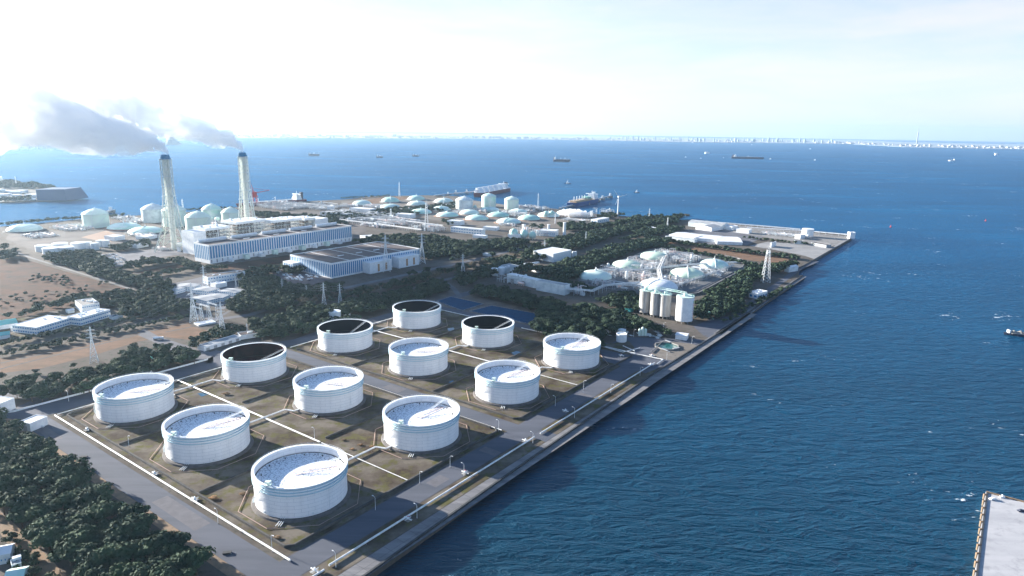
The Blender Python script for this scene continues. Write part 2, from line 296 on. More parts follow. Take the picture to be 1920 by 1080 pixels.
def make_tank(depth, inner, roofm):
    t = thing('storage_tank', '', 'storage tank', group='white floating roof oil tanks')
    MB().rings([(TR+2.4, .05), (TR+1.9, 1.2), (TR+.3, 1.6)], 72).build('foundation', 'bund0', t)
    MB().rings([(TR, 1.6), (TR, TH)], 96, cap=(False, False)).build('shell', 'shell', t, True)
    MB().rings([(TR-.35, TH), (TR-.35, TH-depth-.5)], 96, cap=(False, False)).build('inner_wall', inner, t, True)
    def ring(r0, r1, z, h):
        m = MB(); m.rings([(r0, z), (r1, z), (r1, z+h), (r0, z+h), (r0, z)], 96, cap=(False, False)); return m
    ring(TR-1.0, TR+.95, TH-.1, .25).build('walkway', 'white', t)
    for z, o_ in ((TH-1.5, 1.0), (TH-3.4, .95), (TH-5.4, .8)): ring(TR-.1, TR+o_, z, .35).build('wind_girder', 'girder', t)
    rail = MB()
    for z in (TH+.7, TH+1.2): rail.path([((TR+.8)*math.cos(2*PI*i/48), (TR+.8)*math.sin(2*PI*i/48), z) for i in range(49)], .05, 3)
    for i in range(48): a = 2*PI*i/48; rail.bar(((TR+.8)*math.cos(a), (TR+.8)*math.sin(a), TH+.1), ((TR+.8)*math.cos(a), (TR+.8)*math.sin(a), TH+1.2), .05, 3)
    rail.build('railing', 'wmetal', t)
    zr = TH-depth
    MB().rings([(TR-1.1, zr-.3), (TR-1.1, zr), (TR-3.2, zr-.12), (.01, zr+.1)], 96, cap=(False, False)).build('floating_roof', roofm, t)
    ring(TR-1.15, TR-.36, zr-.25, .3).build('roof_seal', 'seal', t)
    rs = MB(); a0 = R(20)                                  # rolling ladder from the rim to the middle of the roof
    p0 = Vector(((TR-.8)*math.cos(a0), (TR-.8)*math.sin(a0), TH+.2)); p1 = Vector((-2, -1.5, zr+.6)); sd = (p1-p0).cross(Vector((0, 0, 1))).normalized()*.7
    for s_ in (-1, 1):
        rs.bar(p0+sd*s_, p1+sd*s_, .13); rs.bar(p0+sd*s_+Vector((0, 0, 1)), p1+sd*s_+Vector((0, 0, 1)), .07)
    for i in range(0, 25):
        q = p0.lerp(p1, i/24); rs.bar(q-sd, q+sd, .07, 3); rs.bar(q-sd, q-sd+Vector((0, 0, 1)), .06, 3)
    rs.build('rolling_ladder', 'wmetal', t)
    if depth < 8:
        tr = MB()
        for s_ in (-1.6, 1.6):
            d = Vector((p1.x-p0.x, p1.y-p0.y, 0)).normalized(); n_ = Vector((-d.y, d.x, 0))*s_; q0 = Vector((p0.x, p0.y, zr+.35))+d*4; tr.bar(q0+n_, Vector((p1.x, p1.y, zr+.35))-d*(-2)+n_, .15)
        tr.build('ladder_track', 'rust', t)
        for i in range(12):
            a = 2*PI*i/12+.2; MB().rings([(.4, zr), (.4, zr+.9)], 8, (TR-4.5)*math.cos(a), (TR-4.5)*math.sin(a)).build('roof_leg', 'dark', t)
    st = MB(); prev = None                                 # stair rising along the shell
    for i in range(34):
        a = R(203+i*1.25); z = 1.6+(TH-1.6)*i/33; ci, si = math.cos(a), math.sin(a)
        st.bar((TR*ci, TR*si, z), ((TR+1.3)*ci, (TR+1.3)*si, z), .12, 4)
        q = ((TR+1.35)*ci, (TR+1.35)*si, z); q2 = (q[0], q[1], z+1.1)
        if prev: st.bar(prev[0], q, .09, 3); st.bar(prev[1], q2, .06, 3)
        prev = (q, q2)
    st.build('stair', 'greywhite', t)
    gp = MB(); a = R(246); gx, gy = (TR-.5)*math.cos(a), (TR-.5)*math.sin(a)
    gp.box(gx-1.6, gx+1.6, gy-1.2, gy+1.2, TH+.25, TH+.4)
    for dx in (-1.5, 1.5):
        for dy in (-1.1, 1.1): gp.bar((gx+dx, gy+dy, TH+.4), (gx+dx, gy+dy, TH+2.6), .09)
    gp.box(gx-1.7, gx+1.7, gy-1.3, gy+1.3, TH+2.6, TH+2.75); gp.box(gx-.5, gx+.6, gy-.5, gy+.5, TH+.4, TH+1.7)
    gp.build('gauge_platform', 'palemint', t)
    for k in range(3):
        a = R(262+k*2.4); MB().path([((TR+.2)*math.cos(a), (TR+.2)*math.sin(a), 3), ((TR+.6)*math.cos(a), (TR+.6)*math.sin(a), .8), ((TR+7)*math.cos(a), (TR+7)*math.sin(a), .6)], .22, 6).build('riser_pipe', 'wmetal', t)
    a = R(322); MB().path([((TR+.3)*math.cos(a), (TR+.3)*math.sin(a), TH-3), ((TR+.3)*math.cos(a), (TR+.3)*math.sin(a), 1.5)], .12, 5).build('drain_pipe', 'wmetal', t)
    for q in (R(238), R(300), R(176)):                     # small manholes at the foot
        m_ = MB(); m_.bar(((TR-.1)*math.cos(q), (TR-.1)*math.sin(q), 3.0), ((TR+.5)*math.cos(q), (TR+.5)*math.sin(q), 3.0), .6, 10); m_.build('manhole', 'greywhite', t)
    return t
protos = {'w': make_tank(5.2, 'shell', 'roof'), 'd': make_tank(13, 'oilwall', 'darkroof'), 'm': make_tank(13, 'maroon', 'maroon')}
used = set()
TL = ['white blotched roof oil tank at the outer bend of the service road',
      'white blotched roof oil tank, middle one along the wide service road',
      'biggest looking white oil tank, at the corner of service road and quay road',
      'white oil tank open to a rusty maroon inside, beside the low guard building',
      'white oil tank with pale blotched roof beside the maroon tank, in the second row',
      'white oil tank with blotched roof beside the quay road in the second row',
      'white oil tank with deep dark inside beside the small white drum tank',
      'white oil tank with blotched roof surrounded by tanks, middle of the third row',
      'white oil tank with blotched roof by the crossroads on the quay side, third row',
      'white oil tank with deep blue black inside, farthest back beside the blue ponds',
      'white oil tank with deep black inside, in front of the larger blue pond',
      'white oil tank with pale roof, back row beside the pit and pump yard']
kinds = 'wwwmwwdwwddw'
for i in range(12):
    r_, c_ = divmod(i, 3); k = kinds[i]; loc = G(c_*108.5, r_*109.5); rz = [.0, .35, .1, 0, -.5, .6, .5, -.3, .45, 0, 0, .55][i]
    if k in used: copy_ = clone(protos[k], loc, 0, TL[i]); 
    else: used.add(k); copy_ = protos[k]; copy_.location = loc; copy_['label'] = TL[i]
    copy_.rotation_euler = (0, 0, 0)
    for ch in copy_.children:                              # each tank's ladder stands at its own angle
        if ch.name.startswith(('rolling_ladder', 'ladder_track')): ch.rotation_euler = (0, 0, rz)
# spill kerbs (octagons) round each tank
kb = None
for i in range(12):
    r_, c_ = divmod(i, 3); lb = 'low pinkish pipe kerb bent in an octagon round ' + TL[i].split(',')[0].replace('white oil tank', 'the oil tank')
    lb = 'octagonal spill kerb round the ' + ['front row left', 'front row middle', 'front corner', 'maroon roofed', 'second row middle', 'second row quayside', 'drum tank side', 'third row middle', 'third row quayside', 'farthest back', 'second pond side', 'pump yard side'][i] + ' oil tank'
    if not kb:
        mb = MB(); pts = [(38.5*math.cos(R(22.5+45*j))/math.cos(0), 38.5*math.sin(R(22.5+45*j)), .55) for j in range(9)]
        mb.path(pts, .2, 6)
        for j in range(8):
            for f in (.1, .5, .9):
                q = Vector(pts[j]).lerp(Vector(pts[j+1]), f); mb.bar(q, (q.x, q.y, 0), .15, 4)
        kb = mb.build('spill_kerb', mat('pinkish concrete', (.38, .27, .23), .8)); setp(kb, lb, 'kerb', 'octagonal kerbs round the oil tanks'); kb.location = G(c_*108.5, r_*109.5); kb.rotation_euler = (0, 0, GA)
    else:
        c2 = kb.copy(); col.objects.link(c2); c2.location = G(c_*108.5, r_*109.5); c2['label'] = lb

# ================================================================== TREES
def grove_points(poly, step, rnd=.42):
    """scatter points over a ground polygon (world xy)"""
    A = np.array([tuple(p) for p in poly]); lo = A.min(0); hi = A.max(0)
    gx, gy = np.meshgrid(np.arange(lo[0], hi[0]+step, step), np.arange(lo[1], hi[1]+step, step*.87)); gx[::2] += step/2
    p = np.stack([gx.ravel(), gy.ravel()], 1); p += rng.uniform(-rnd, rnd, p.shape)*step
    ins = np.zeros(len(p), bool); n = len(A); j = n-1
    for i in range(n):
        c = ((A[i, 1] > p[:, 1]) != (A[j, 1] > p[:, 1])); xx = (A[j, 0]-A[i, 0])*(p[:, 1]-A[i, 1])/(A[j, 1]-A[i, 1]+1e-9)+A[i, 0]
        ins ^= c & (p[:, 0] < xx); j = i
    return p[ins]
def seg_dist(p, a, b):
    a = np.array(a.xy); b = np.array(b.xy); d = b-a; t = np.clip(((p-a)@d)/(d@d), 0, 1); return np.hypot(*(p-(a+t[:, None]*d)).T)
def pinside(p, A):
    ins = np.zeros(len(p), bool); j = len(A)-1
    for i in range(len(A)):
        cc = (A[i][1] > p[:, 1]) != (A[j][1] > p[:, 1]); xx = (A[j][0]-A[i][0])*(p[:, 1]-A[i][1])/(A[j][1]-A[i][1]+1e-9)+A[i][0]; ins ^= cc & (p[:, 0] < xx); j = i
    return ins
def proj(pts, z):
    d = np.concatenate([pts, np.full((len(pts), 1), z-CAM_H)], 1); zz = d@np.array(_fw); return np.stack([960+F_PX*(d@np.array(_r))/zz, 540-F_PX*(d@np.array(_u))/zz], 1)
GR = []          # (x, y, height, kind) kind: 0 near pine, 1 round dark, 2 bare brownish
def grove(px, step, h, label, cut=(), kind=1, cutw=7, holes=0, rows=None):
    pts = grove_points(ppoly(px), step)
    pts = pts[pinside(proj(pts, h*.72), px)]         # a belt's rear edge is seen at crown height
    for line in cut:
        q = [P(*c) for c in line]
        for a, b in zip(q, q[1:]): pts = pts[seg_dist(pts, a, b) > cutw]
    if holes: pts = pts[rng.random(len(pts)) > holes]
    for x, y in pts: GR.append((x, y, h*1.18*rng.uniform(.72, 1.25), kind, label))
def hedge(pts, width, step, h, label, kind=1):
    q = [P(*p) for p in pts]; poly = wide(q, width)
    for x, y in grove_points(poly, step): GR.append((x, y, h*rng.uniform(.8, 1.15), kind, label))
# near pine wood, bottom left (grid aligned)
for p in grove_points([G(-62, -80).xy, G(236, -78).xy, G(250, -96).xy, G(255, -118).xy, G(250, -152).xy, G(150, -150).xy, G(100, -149).xy, G(-30, -150).xy, G(-90, -160).xy, G(-110, -120).xy], 9.8):
    _pp = proj(np.array([p]), 5)[0]
    if _pp[1] > 948+_pp[0]*1.0: continue
    GR.append((p[0], p[1], 13.5*rng.uniform(.8, 1.25), 0, 'pine in the dense dark wood beside the wide service road'))
for p in grove_points(ppoly([(0, 985), (20, 992), (60, 1040), (110, 1090), (40, 1100), (0, 1030)]), 5.6): GR.append((p[0], p[1], 4.5*rng.uniform(.7, 1.2), 0, 'small rounded bush by the track below the pine wood'))
grove([(70, 757), (180, 737), (300, 704), (380, 680), (382, 670), (335, 652), (240, 660), (190, 690), (130, 700), (60, 708), (0, 722), (0, 752), (40, 748)], 9.5, 10, 'tree of the grove between the sandy strip and the tank farm road', kind=0, holes=.04)
grove([(190, 670), (230, 650), (330, 645), (300, 660), (220, 680)], 11, 8, 'tree of the grove between the sandy strip and the tank farm road', kind=0, holes=.3)
grove([(0, 700), (150, 680), (200, 668), (190, 684), (60, 706), (0, 716)], 15, 6, 'tree scattered on the sandy ground beside the tan strip', kind=0, holes=.4)
grove([(350, 640), (385, 618), (450, 605), (480, 618), (400, 648), (365, 658)], 9, 9, 'tree between the long tan strip and the guard building', kind=0, holes=.15)
grove([(505, 626), (520, 612), (600, 605), (640, 600), (700, 590), (700, 598), (640, 618), (560, 632), (520, 640)], 9, 10, 'tree on the verge between the drum tank and the guard building', kind=0, holes=.2)
hedge([(0, 668), (100, 648), (220, 622), (350, 596)], 16, 7, 6, 'clipped shrub of the double hedge along the tan strip'); hedge([(0, 650), (60, 636), (200, 612), (345, 582)], 12, 7, 6, 'clipped shrub of the double hedge along the tan strip')
grove([(200, 548), (290, 540), (360, 565), (370, 582), (290, 592), (230, 600), (215, 578), (150, 572), (70, 590), (0, 605), (0, 592), (60, 576), (130, 556)], 10, 9, 'tree round the flat roofed works')
grove([(0, 458), (60, 478), (130, 490), (220, 512), (300, 530), (330, 538), (318, 550), (250, 541), (130, 505), (50, 480), (0, 470)], 10, 10, 'tree of the belt along the scrub field wall', holes=.02)
grove([(60, 480), (170, 468), (215, 490), (210, 500), (250, 515), (310, 520), (345, 540), (320, 555), (300, 550), (200, 520), (100, 492)], 10, 10, 'tree of the belt along the scrub field wall', holes=.05)
grove([(228, 498), (290, 482), (322, 486), (320, 494), (245, 508), (235, 507)], 9, 10, 'tree of the clump beside the equipment yard')
hedge([(325, 488), (372, 506), (425, 505)], 24, 9, 9, 'tree of the clump beside the equipment yard'); hedge([(262, 522), (330, 512), (372, 506)], 20, 9, 9, 'tree of the clump beside the equipment yard')
grove([(200, 462), (240, 455), (243, 470), (215, 474)], 9, 9, 'tree of the clump beside the equipment yard'); grove([(235, 455), (275, 450), (290, 462), (245, 466)], 9, 8, 'tree of the clump beside the equipment yard')
grove([(440, 520), (460, 503), (560, 492), (600, 500), (600, 508), (540, 516), (520, 512), (500, 522), (540, 540), (470, 536), (455, 530)], 10, 9, 'tree of the wood round the office blocks', holes=.05)
grove([(455, 530), (520, 520), (560, 535), (600, 535), (640, 532), (650, 545), (560, 575), (500, 590), (430, 590), (418, 572), (455, 550)], 10, 10, 'tree of the wood round the office blocks')
R1 = [(400, 600), (470, 590), (560, 560), (700, 528), (860, 494), (960, 470), (1090, 440), (1180, 425), (1290, 402)]     # public road through the woods
R2 = [(640, 600), (820, 560), (870, 545), (930, 520)]
grove([(490, 640), (450, 610), (560, 575), (650, 548), (700, 535), (760, 512), (790, 500), (860, 478), (920, 462), (960, 450), (1040, 448), (1090, 436), (1160, 415), (1200, 405), (1290, 402), (1270, 415), (1180, 436), (1060, 478), (1000, 495), (930, 510), (925, 522), (890, 535), (840, 548), (780, 572), (700, 590), (600, 606), (560, 622)], 10.2, 11, 'tree of the long wood belt between the halls and the tank farm', cut=[R1, [(600, 580), (760, 545), (870, 515), (910, 500)], [(820, 520), (850, 540), (860, 552)], [(640, 552), (760, 527), (860, 503), (940, 484), (1040, 462)], [(905, 470), (960, 486), (1000, 500)]], cutw=14, holes=.06)
hedge([(560, 575), (700, 548), (840, 515), (920, 492), (1000, 482)], 16, 10, 11, 'bare brownish tree along the road through the wood belt', kind=2); hedge([(1150, 424), (1250, 412), (1290, 406)], 18, 10, 9, 'bare brownish tree along the road through the wood belt', kind=2)
grove([(645, 455), (700, 440), (770, 440), (830, 443), (870, 452), (960, 446), (1000, 452), (960, 462), (860, 480), (800, 490), (760, 470), (700, 462)], 10.5, 10, 'tree of the wood behind the dark roofed hall', holes=.06)
grove([(860, 552), (900, 536), (945, 540), (1000, 556), (1060, 572), (1180, 586), (1205, 602), (1290, 626), (1330, 636), (1300, 642), (1180, 622), (1130, 632), (1128, 655), (1050, 655), (990, 618), (1015, 592), (940, 566), (880, 556)], 9.6, 12, 'tree of the dark wood between the blue ponds and the silos')
grove([(940, 512), (985, 500), (1030, 500), (1085, 482), (1160, 460), (1200, 449), (1260, 446), (1250, 462), (1200, 470), (1150, 488), (1095, 512), (1080, 528), (1040, 526), (1000, 512), (960, 520)], 9, 12, 'tree of the raised belt round the dome tank pit', holes=.02)
grove([(978, 515), (1045, 522), (1110, 538), (1130, 545), (1105, 552), (1040, 540), (990, 525)], 9, 9, 'tree of the raised belt round the dome tank pit')
grove([(1110, 562), (1160, 545), (1200, 552), (1205, 590), (1150, 580)], 9.5, 9, 'tree of the raised belt round the dome tank pit')
grove([(1305, 575), (1330, 545), (1400, 503), (1420, 495), (1490, 490), (1500, 500), (1440, 520), (1405, 536), (1398, 560), (1392, 575), (1360, 600), (1318, 606), (1300, 600)], 9.2, 10, 'tree of the thick belt between the dome tank pit and the quay', cut=[[(1440, 500), (1440, 530)]], cutw=6)
hedge([(1360, 606), (1400, 580), (1480, 540)], 10, 8, 6, 'shrub in the narrow strip along the quay road'); hedge([(1170, 452), (1200, 444), (1300, 462), (1400, 475), (1500, 487)], 20, 9, 9, 'tree of the hedge between the dry field and the white roofed sheds')
hedge([(1205, 462), (1260, 468), (1330, 482), (1410, 500)], 16, 9, 9, 'tree of the hedge between the dome pit and the dry field'); hedge([(1395, 447), (1470, 455), (1540, 462)], 10, 9, 7, 'shrub of the row beside the paved storage yard')
grove([(1175, 433), (1240, 422), (1290, 425), (1280, 432), (1260, 440), (1200, 445)], 10, 9, 'tree behind the white roofed sheds'); grove([(1185, 425), (1200, 408), (1260, 406), (1280, 410), (1270, 420)], 10, 9, 'tree behind the white roofed sheds', holes=.1)
grove([(475, 398), (510, 398), (600, 404), (640, 412), (660, 424), (600, 425), (560, 418), (480, 408)], 12, 9, 'tree among the power station yards', holes=.1); grove([(690, 395), (705, 408), (770, 408), (800, 400), (830, 392), (800, 385), (740, 388)], 12, 8, 'tree among the low domes', holes=.1)
grove([(600, 400), (640, 398), (705, 405), (690, 412), (620, 414)], 12, 9, 'tree among the power station yards'); grove([(800, 384), (860, 378), (860, 392), (820, 398)], 12, 8, 'tree among the low domes')
grove([(1040, 418), (1090, 416), (1130, 420), (1180, 410), (1170, 418), (1120, 432), (1060, 436)], 11, 9, 'tree between the green vessels and the wind turbine'); grove([(1050, 402), (1090, 405), (1140, 412), (1190, 400), (1130, 398), (1120, 406)], 11, 8, 'tree between the green vessels and the wind turbine', holes=.15)
grove([(820, 412), (850, 410), (870, 420), (840, 424)], 10, 8, 'tree among the low domes'); grove([(1000, 420), (1030, 424), (1015, 430), (985, 428)], 10, 8, 'tree among the low domes')
hedge([(0, 424), (60, 418), (110, 413), (150, 412)], 26, 12, 9, 'tree of the shelter belt on the far shore of the works'); hedge([(200, 408), (235, 406)], 30, 12, 9, 'tree of the shelter belt on the far shore of the works'); hedge([(342, 396), (400, 393), (440, 392)], 24, 12, 8, 'tree of the shelter belt on the far shore of the works')
hedge([(642, 373), (700, 370), (730, 368)], 20, 11, 7, 'tree of the thin belt on the bare point')
grove([(0, 470), (30, 470), (30, 485), (0, 492)], 11, 10, 'tree of the belt along the scrub field wall')
grove([(60, 512), (130, 516), (140, 540), (100, 540), (95, 530), (50, 528)], 9, 4, 'bush in the dry scrub field', holes=.45); grove([(0, 552), (120, 540), (220, 520), (240, 528), (150, 552), (0, 580)], 12, 4, 'bush in the dry scrub field', holes=.6)
# split into the 300 that show largest and the rest
G_ = [(x, y, h, k, l) for (x, y, h, k, l) in GR]
def seen(x, y, h):
    d = Vector((x, y, h*.6-CAM_H)); z = d.dot(_fw)
    if z < 50: return None
    sx_ = 960+F_PX*d.dot(_r)/z; sy_ = 540-F_PX*d.dot(_u)/z
    return (sx_, sy_, h/z) if -60 < sx_ < 1980 and 0 < sy_ < 1140 else None
info = []
for g in G_:
    s = seen(*g[:3])
    if s: info.append((s[2], g))
info.sort(key=lambda q: -q[0])
def leafmat(name, c1, c2):
    m = mat(name, c1, .85, c2, .55, 4, thr=(.35, .65), spec=.15); t = m.node_tree; b = t.nodes['Principled BSDF']; src = b.inputs['Base Color'].links[0].from_socket
    c = t.nodes.new('ShaderNodeNewGeometry'); n = t.nodes.new('ShaderNodeTexNoise'); n.inputs['Scale'].default_value = .085; n.inputs['Detail'].default_value = 2; t.links.new(c.outputs['Position'], n.inputs['Vector'])   # each tree its own green
    r = t.nodes.new('ShaderNodeValToRGB'); e = r.color_ramp.elements; e[0].position = .36; e[0].color = (.62, .72, .80, 1); e[1].position = .64; e[1].color = (1.5, 1.42, 1.2, 1)
    x = t.nodes.new('ShaderNodeMixRGB'); x.blend_type = 'MULTIPLY'; x.inputs['Fac'].default_value = 1; t.links.new(n.outputs['Fac'], r.inputs['Fac']); t.links.new(src, x.inputs['Color1']); t.links.new(r.outputs['Color'], x.inputs['Color2']); t.links.new(x.outputs['Color'], b.inputs['Base Color']); return m
M['pine'] = leafmat('pine foliage', (.012, .038, .027), (.044, .076, .042)); M['leaf'] = leafmat('dark evergreen foliage', (.013, .034, .027), (.046, .070, .041)); M['bare'] = leafmat('bare twigs', (.085, .07, .055), (.12, .10, .07))
M['bark'] = mat('bark', (.09, .065, .045), .9)
def crown_arrays(nl, nf, leaf, seed, flat=.62):
    """one crown of unit height: lumpy lobes carrying many small leaf faces; gaps show between the lobes"""
    r = np.random.default_rng(seed); V = []; K = 0; vs = []
    lob = [(0, 0, .70, .26)] + [(.30*math.cos(2.4*i+seed)*r.uniform(.6, 1.15), .30*math.sin(2.4*i+seed)*r.uniform(.6, 1.15), r.uniform(.40, .82), r.uniform(.15, .24)) for i in range(nl)]
    for cx, cy, cz, rr in lob:
        d = r.normal(size=(nf, 3)); d /= np.linalg.norm(d, axis=1)[:, None]; d[:, 2] = np.abs(d[:, 2])*np.where(r.random(nf) < .8, 1, -.6)
        rad = rr*r.uniform(.72, 1.12, nf); c = np.array([cx, cy, cz]) + d*rad[:, None]*np.array([1.15, 1.15, flat+.15])
        t = np.cross(d, r.normal(size=(nf, 3))); t /= np.linalg.norm(t, axis=1)[:, None]+1e-9; b = np.cross(d, t)+d*r.uniform(-.7, .7, (nf, 1))
        s = leaf*r.uniform(.6, 1.4, (nf, 1))
        vs.append(np.stack([c+t*s, c+b*s*.9, c-t*s*.9, c-b*s], 1).reshape(-1, 3))
    return np.concatenate(vs)
def core_arrays(seed):
    """a small solid heart inside the crown so that light does not pass straight through"""
    mb = MB(); r = random.Random(seed)
    mb.rings([(.02, .34), (.20+.05*r.random(), .44), (.26+.05*r.random(), .58), (.20, .72), (.03, .82)], 8, cap=(False, False)); v = np.array(mb.v); v[:, :2] *= 1+.3*np.sin(np.arange(len(v))*2.7+seed)[:, None]*.6
    return v, mb.f
def crown_mesh(name, nl, nf, leaf, seed, m):
    v = crown_arrays(nl, nf, leaf, seed); cv, cf = core_arrays(seed); n = len(v)
    me = bpy.data.meshes.new(name); me.from_pydata(list(map(tuple, v))+list(map(tuple, cv)), [], [tuple(range(i, i+4)) for i in range(0, n, 4)]+[tuple(q+n for q in f) for f in cf]); me.materials.append(M[m]); return me
crowns = {0: [crown_mesh('crown', 8, 120, .042, s, 'pine') for s in (1, 2, 3, 4, 5)], 1: [crown_mesh('crown', 7, 110, .045, s, 'leaf') for s in (6, 7, 8)], 2: [crown_mesh('crown', 7, 60, .022, s, 'bare') for s in (9,)]}
tm = MB(); tm.rings([(.028, 0), (.018, .35), (.008, .66)], 7)
for i in range(6): a = i*1.1; tm.bar((0, 0, .3+.05*i), (.24*math.cos(a), .24*math.sin(a), .55+.04*i), .008, 3)
trunk_me = bpy.data.meshes.new('trunk'); trunk_me.from_pydata(tm.v, [], tm.f); trunk_me.materials.append(M['bark'])
M['brush'] = leafmat('dry brush', (.26, .15, .08), (.20, .13, .08)); bme = crown_mesh('dry_brush', 5, 60, .08, 33, 'brush')
for (x, y, s_, l) in ((400, 936, 5, 'orange dry brush clump by the bund wall corner near the front tanks'), (455, 927, 3.5, 'small dry brush clump between the front two tanks'), (645, 826, 3.5, 'dry brush clump by the branch pipes, first of a few'), (676, 835, 3.5, 'dry brush clump by the branch pipes, nearest the octagonal kerb'), (661, 843, 3, 'dry brush clump by the branch pipes, lowest one'), (424, 740, 6, 'wide pale dry brush patch before the maroon tank'), (698, 838, 3, 'dry brush clump touching the kerb of the quayside tank'), (520, 1010, 4, 'dry brush clump inside the front corner of the bund')):
    o = bpy.data.objects.new('dry_brush', bme); col.objects.link(o); o.location = P(x, y); o.scale = (s_*1.6, s_, s_*.32); setp(o, l, 'brush')
NIND = 300
for s_, (x, y, h, k, l) in info[:NIND]:
    t = thing('bush' if 'bush' in l or 'shrub' in l else 'tree' if k else 'pine_tree', l, 'bush' if 'bush' in l or 'shrub' in l else 'tree', (x, y, 0), random.uniform(0, 6.28), l.replace('pine in', 'pines in').replace('tree ', 'trees ', 1))
    t.scale = (h*random.uniform(1.0, 1.25),)*2+(h,)
    for nm, me in (('trunk', trunk_me), ('crown', random.choice(crowns[k]))):
        o = bpy.data.objects.new(nm, me); col.objects.link(o); o.parent = t
def bulk(name, items, nl, nf, leaf, m, label):
    if not items: return
    pro = [crown_arrays(nl, nf, leaf, 20+s) for s in range(6)]; cores = [core_arrays(s) for s in range(6)]; vs = []; loops = []; tot = []; base = 0
    for i, (x, y, h, k, l) in enumerate(items):
        v = pro[i % 6]; a = rng.uniform(0, 6.28); c, s = math.cos(a), math.sin(a); wd = h*rng.uniform(1.0, 1.3)
        Q = np.array([[c*wd, -s*wd, 0], [s*wd, c*wd, 0], [0, 0, h]]); o_ = np.array([x, y, -.05*h])
        vs.append(v@Q.T+o_); nq = len(v)//4; loops.append(np.arange(len(v))+base); tot.append(np.full(nq, 4)); base += len(v)
        cv, cf = cores[i % 6]; vs.append(cv@Q.T+o_); loops.append(np.array(cf).ravel()+base); tot.append(np.full(len(cf), 4)); base += len(cv)
    v = np.concatenate(vs); lo = np.concatenate(loops); tt = np.concatenate(tot)
    me = bpy.data.meshes.new(name); me.vertices.add(len(v)); me.vertices.foreach_set('co', v.ravel().astype(np.float32)); me.loops.add(len(lo)); me.loops.foreach_set('vertex_index', lo.astype(np.int32))
    me.polygons.add(len(tt)); me.polygons.foreach_set('loop_start', np.concatenate([[0], np.cumsum(tt)[:-1]]).astype(np.int32)); me.polygons.foreach_set('loop_total', tt.astype(np.int32)); me.update(calc_edges=True)
    me.materials.append(M[m]); o = bpy.data.objects.new(name, me); col.objects.link(o); setp(o, label, 'woodland', kind='stuff')
rest = [g for _, g in info[NIND:]]
bulk('woodland', [g for g in rest if g[3] != 2 and g[1] < 1000], 6, 34, .075, 'leaf', 'dense dark evergreen woods around the tank farm')
bulk('distant_woodland', [g for g in rest if g[3] != 2 and g[1] >= 1000], 5, 15, .115, 'leaf', 'dark evergreen belts farther off among the works')
bulk('bare_woodland', [g for g in rest if g[3] == 2], 5, 30, .05, 'bare', 'bare brownish trees along the road through the woods')


M['bund'] = mat('dark mottled bund wall', (.085, .082, .078), .9, (.05, .052, .055), .15)  # two dark tones mixed at random
# ================================================================== OPEN GROUND AND ROADS BEYOND THE TANK FARM
sheet('ground', [(0, 478), (60, 490), (120, 508), (250, 545), (240, 552), (200, 560), (140, 575), (60, 592), (0, 604)], .05, 'scrub')
road([(28, 472), (60, 484), (250, 543)], 5, .14, 'apron', 'path')
sheet('ground', [(0, 958), (60, 1012), (125, 1080), (60, 1085), (0, 1000)], .05, 'sand')
for q_ in ([(958, 661), (968, 658), (982, 661), (976, 666), (962, 666)], [(838, 616), (850, 614), (853, 619), (842, 621)], [(840, 717), (848, 713), (856, 716), (850, 720)], [(370, 738), (385, 735), (390, 740), (378, 744)]): sheet('water', q_, .07, mat('puddle', (.02, .07, .12), .05))
for a0, a1, b0, b1 in ((268, 277, 60, 74), (266, 281, 118, 126), (120, 140, 159, 170), (-20, 10, -65, -58), (150, 200, -62, -52), (268, 280, 240, 262), (40, 62, 158, 171)): gsheet('road', a0, a1, b0, b1, .085, mat('asphalt patch', (.10, .10, .112), .9, (.12, .12, .135), .2))
sheet('ground', [(0, 700), (0, 672), (110, 655), (250, 625), (350, 600), (360, 612), (400, 622), (380, 640), (310, 632), (260, 640), (180, 665), (80, 690)], .05, 'drygrass')
for k_, (p_, q_) in enumerate([((0, 681), (350, 606)), ((0, 692), (262, 627))]): road([p_, q_], 2.6, .10, 'bund', 'path')
for p_, q_ in (((290, 616), (400, 592)), ((310, 623), (420, 600))): road([p_, q_], 3, .1, 'bund', 'path')
sheet('ground', [(0, 600), (200, 575), (215, 600), (60, 635), (0, 650)], .05, 'field')
sheet('road', [(258, 628), (270, 616), (300, 632), (350, 648), (400, 662), (400, 690), (340, 700), (390, 682), (350, 668), (310, 655), (285, 640)], .07, 'asphalt2')
road([(0, 770), (25, 778), (180, 738), (300, 706), (392, 682), (430, 660), (560, 640), (640, 612)], 20, .07, 'asphalt'); road([(0, 736), (60, 742), (75, 750), (25, 775)], 14, .06, 'asphalt')
road([(395, 660), (430, 668), (560, 640), (620, 625), (720, 600)], 14, .065, 'asphalt2')
R1 = [(400, 600), (470, 590), (560, 560), (700, 528), (860, 494), (960, 470), (1090, 440), (1180, 425), (1290, 402)]
road(R1, 11, .09, 'asphalt2'); road([(600, 580), (760, 545), (870, 515), (910, 500)], 9, .1, 'asphalt2'); road([(820, 520), (850, 540), (862, 556), (800, 580)], 8, .11, 'asphalt2')
road([(290, 555), (340, 572), (400, 600), (430, 612)], 9, .1, 'apron'); road([(295, 545), (360, 570), (440, 578), (400, 600)], 6, .11, 'asphalt2')
sheet('ground', [(395, 500), (540, 478), (560, 496), (440, 520), (400, 515)], .05, 'scrub'); sheet('ground', [(245, 512), (350, 492), (370, 500), (300, 515), (265, 512)], .06, 'scrub')
sheet('pavement', [(505, 508), (545, 502), (620, 522), (585, 534), (530, 528)], .07, mat('parking lot asphalt', (.115, .10, .105), .9, (.09, .08, .09), .05))
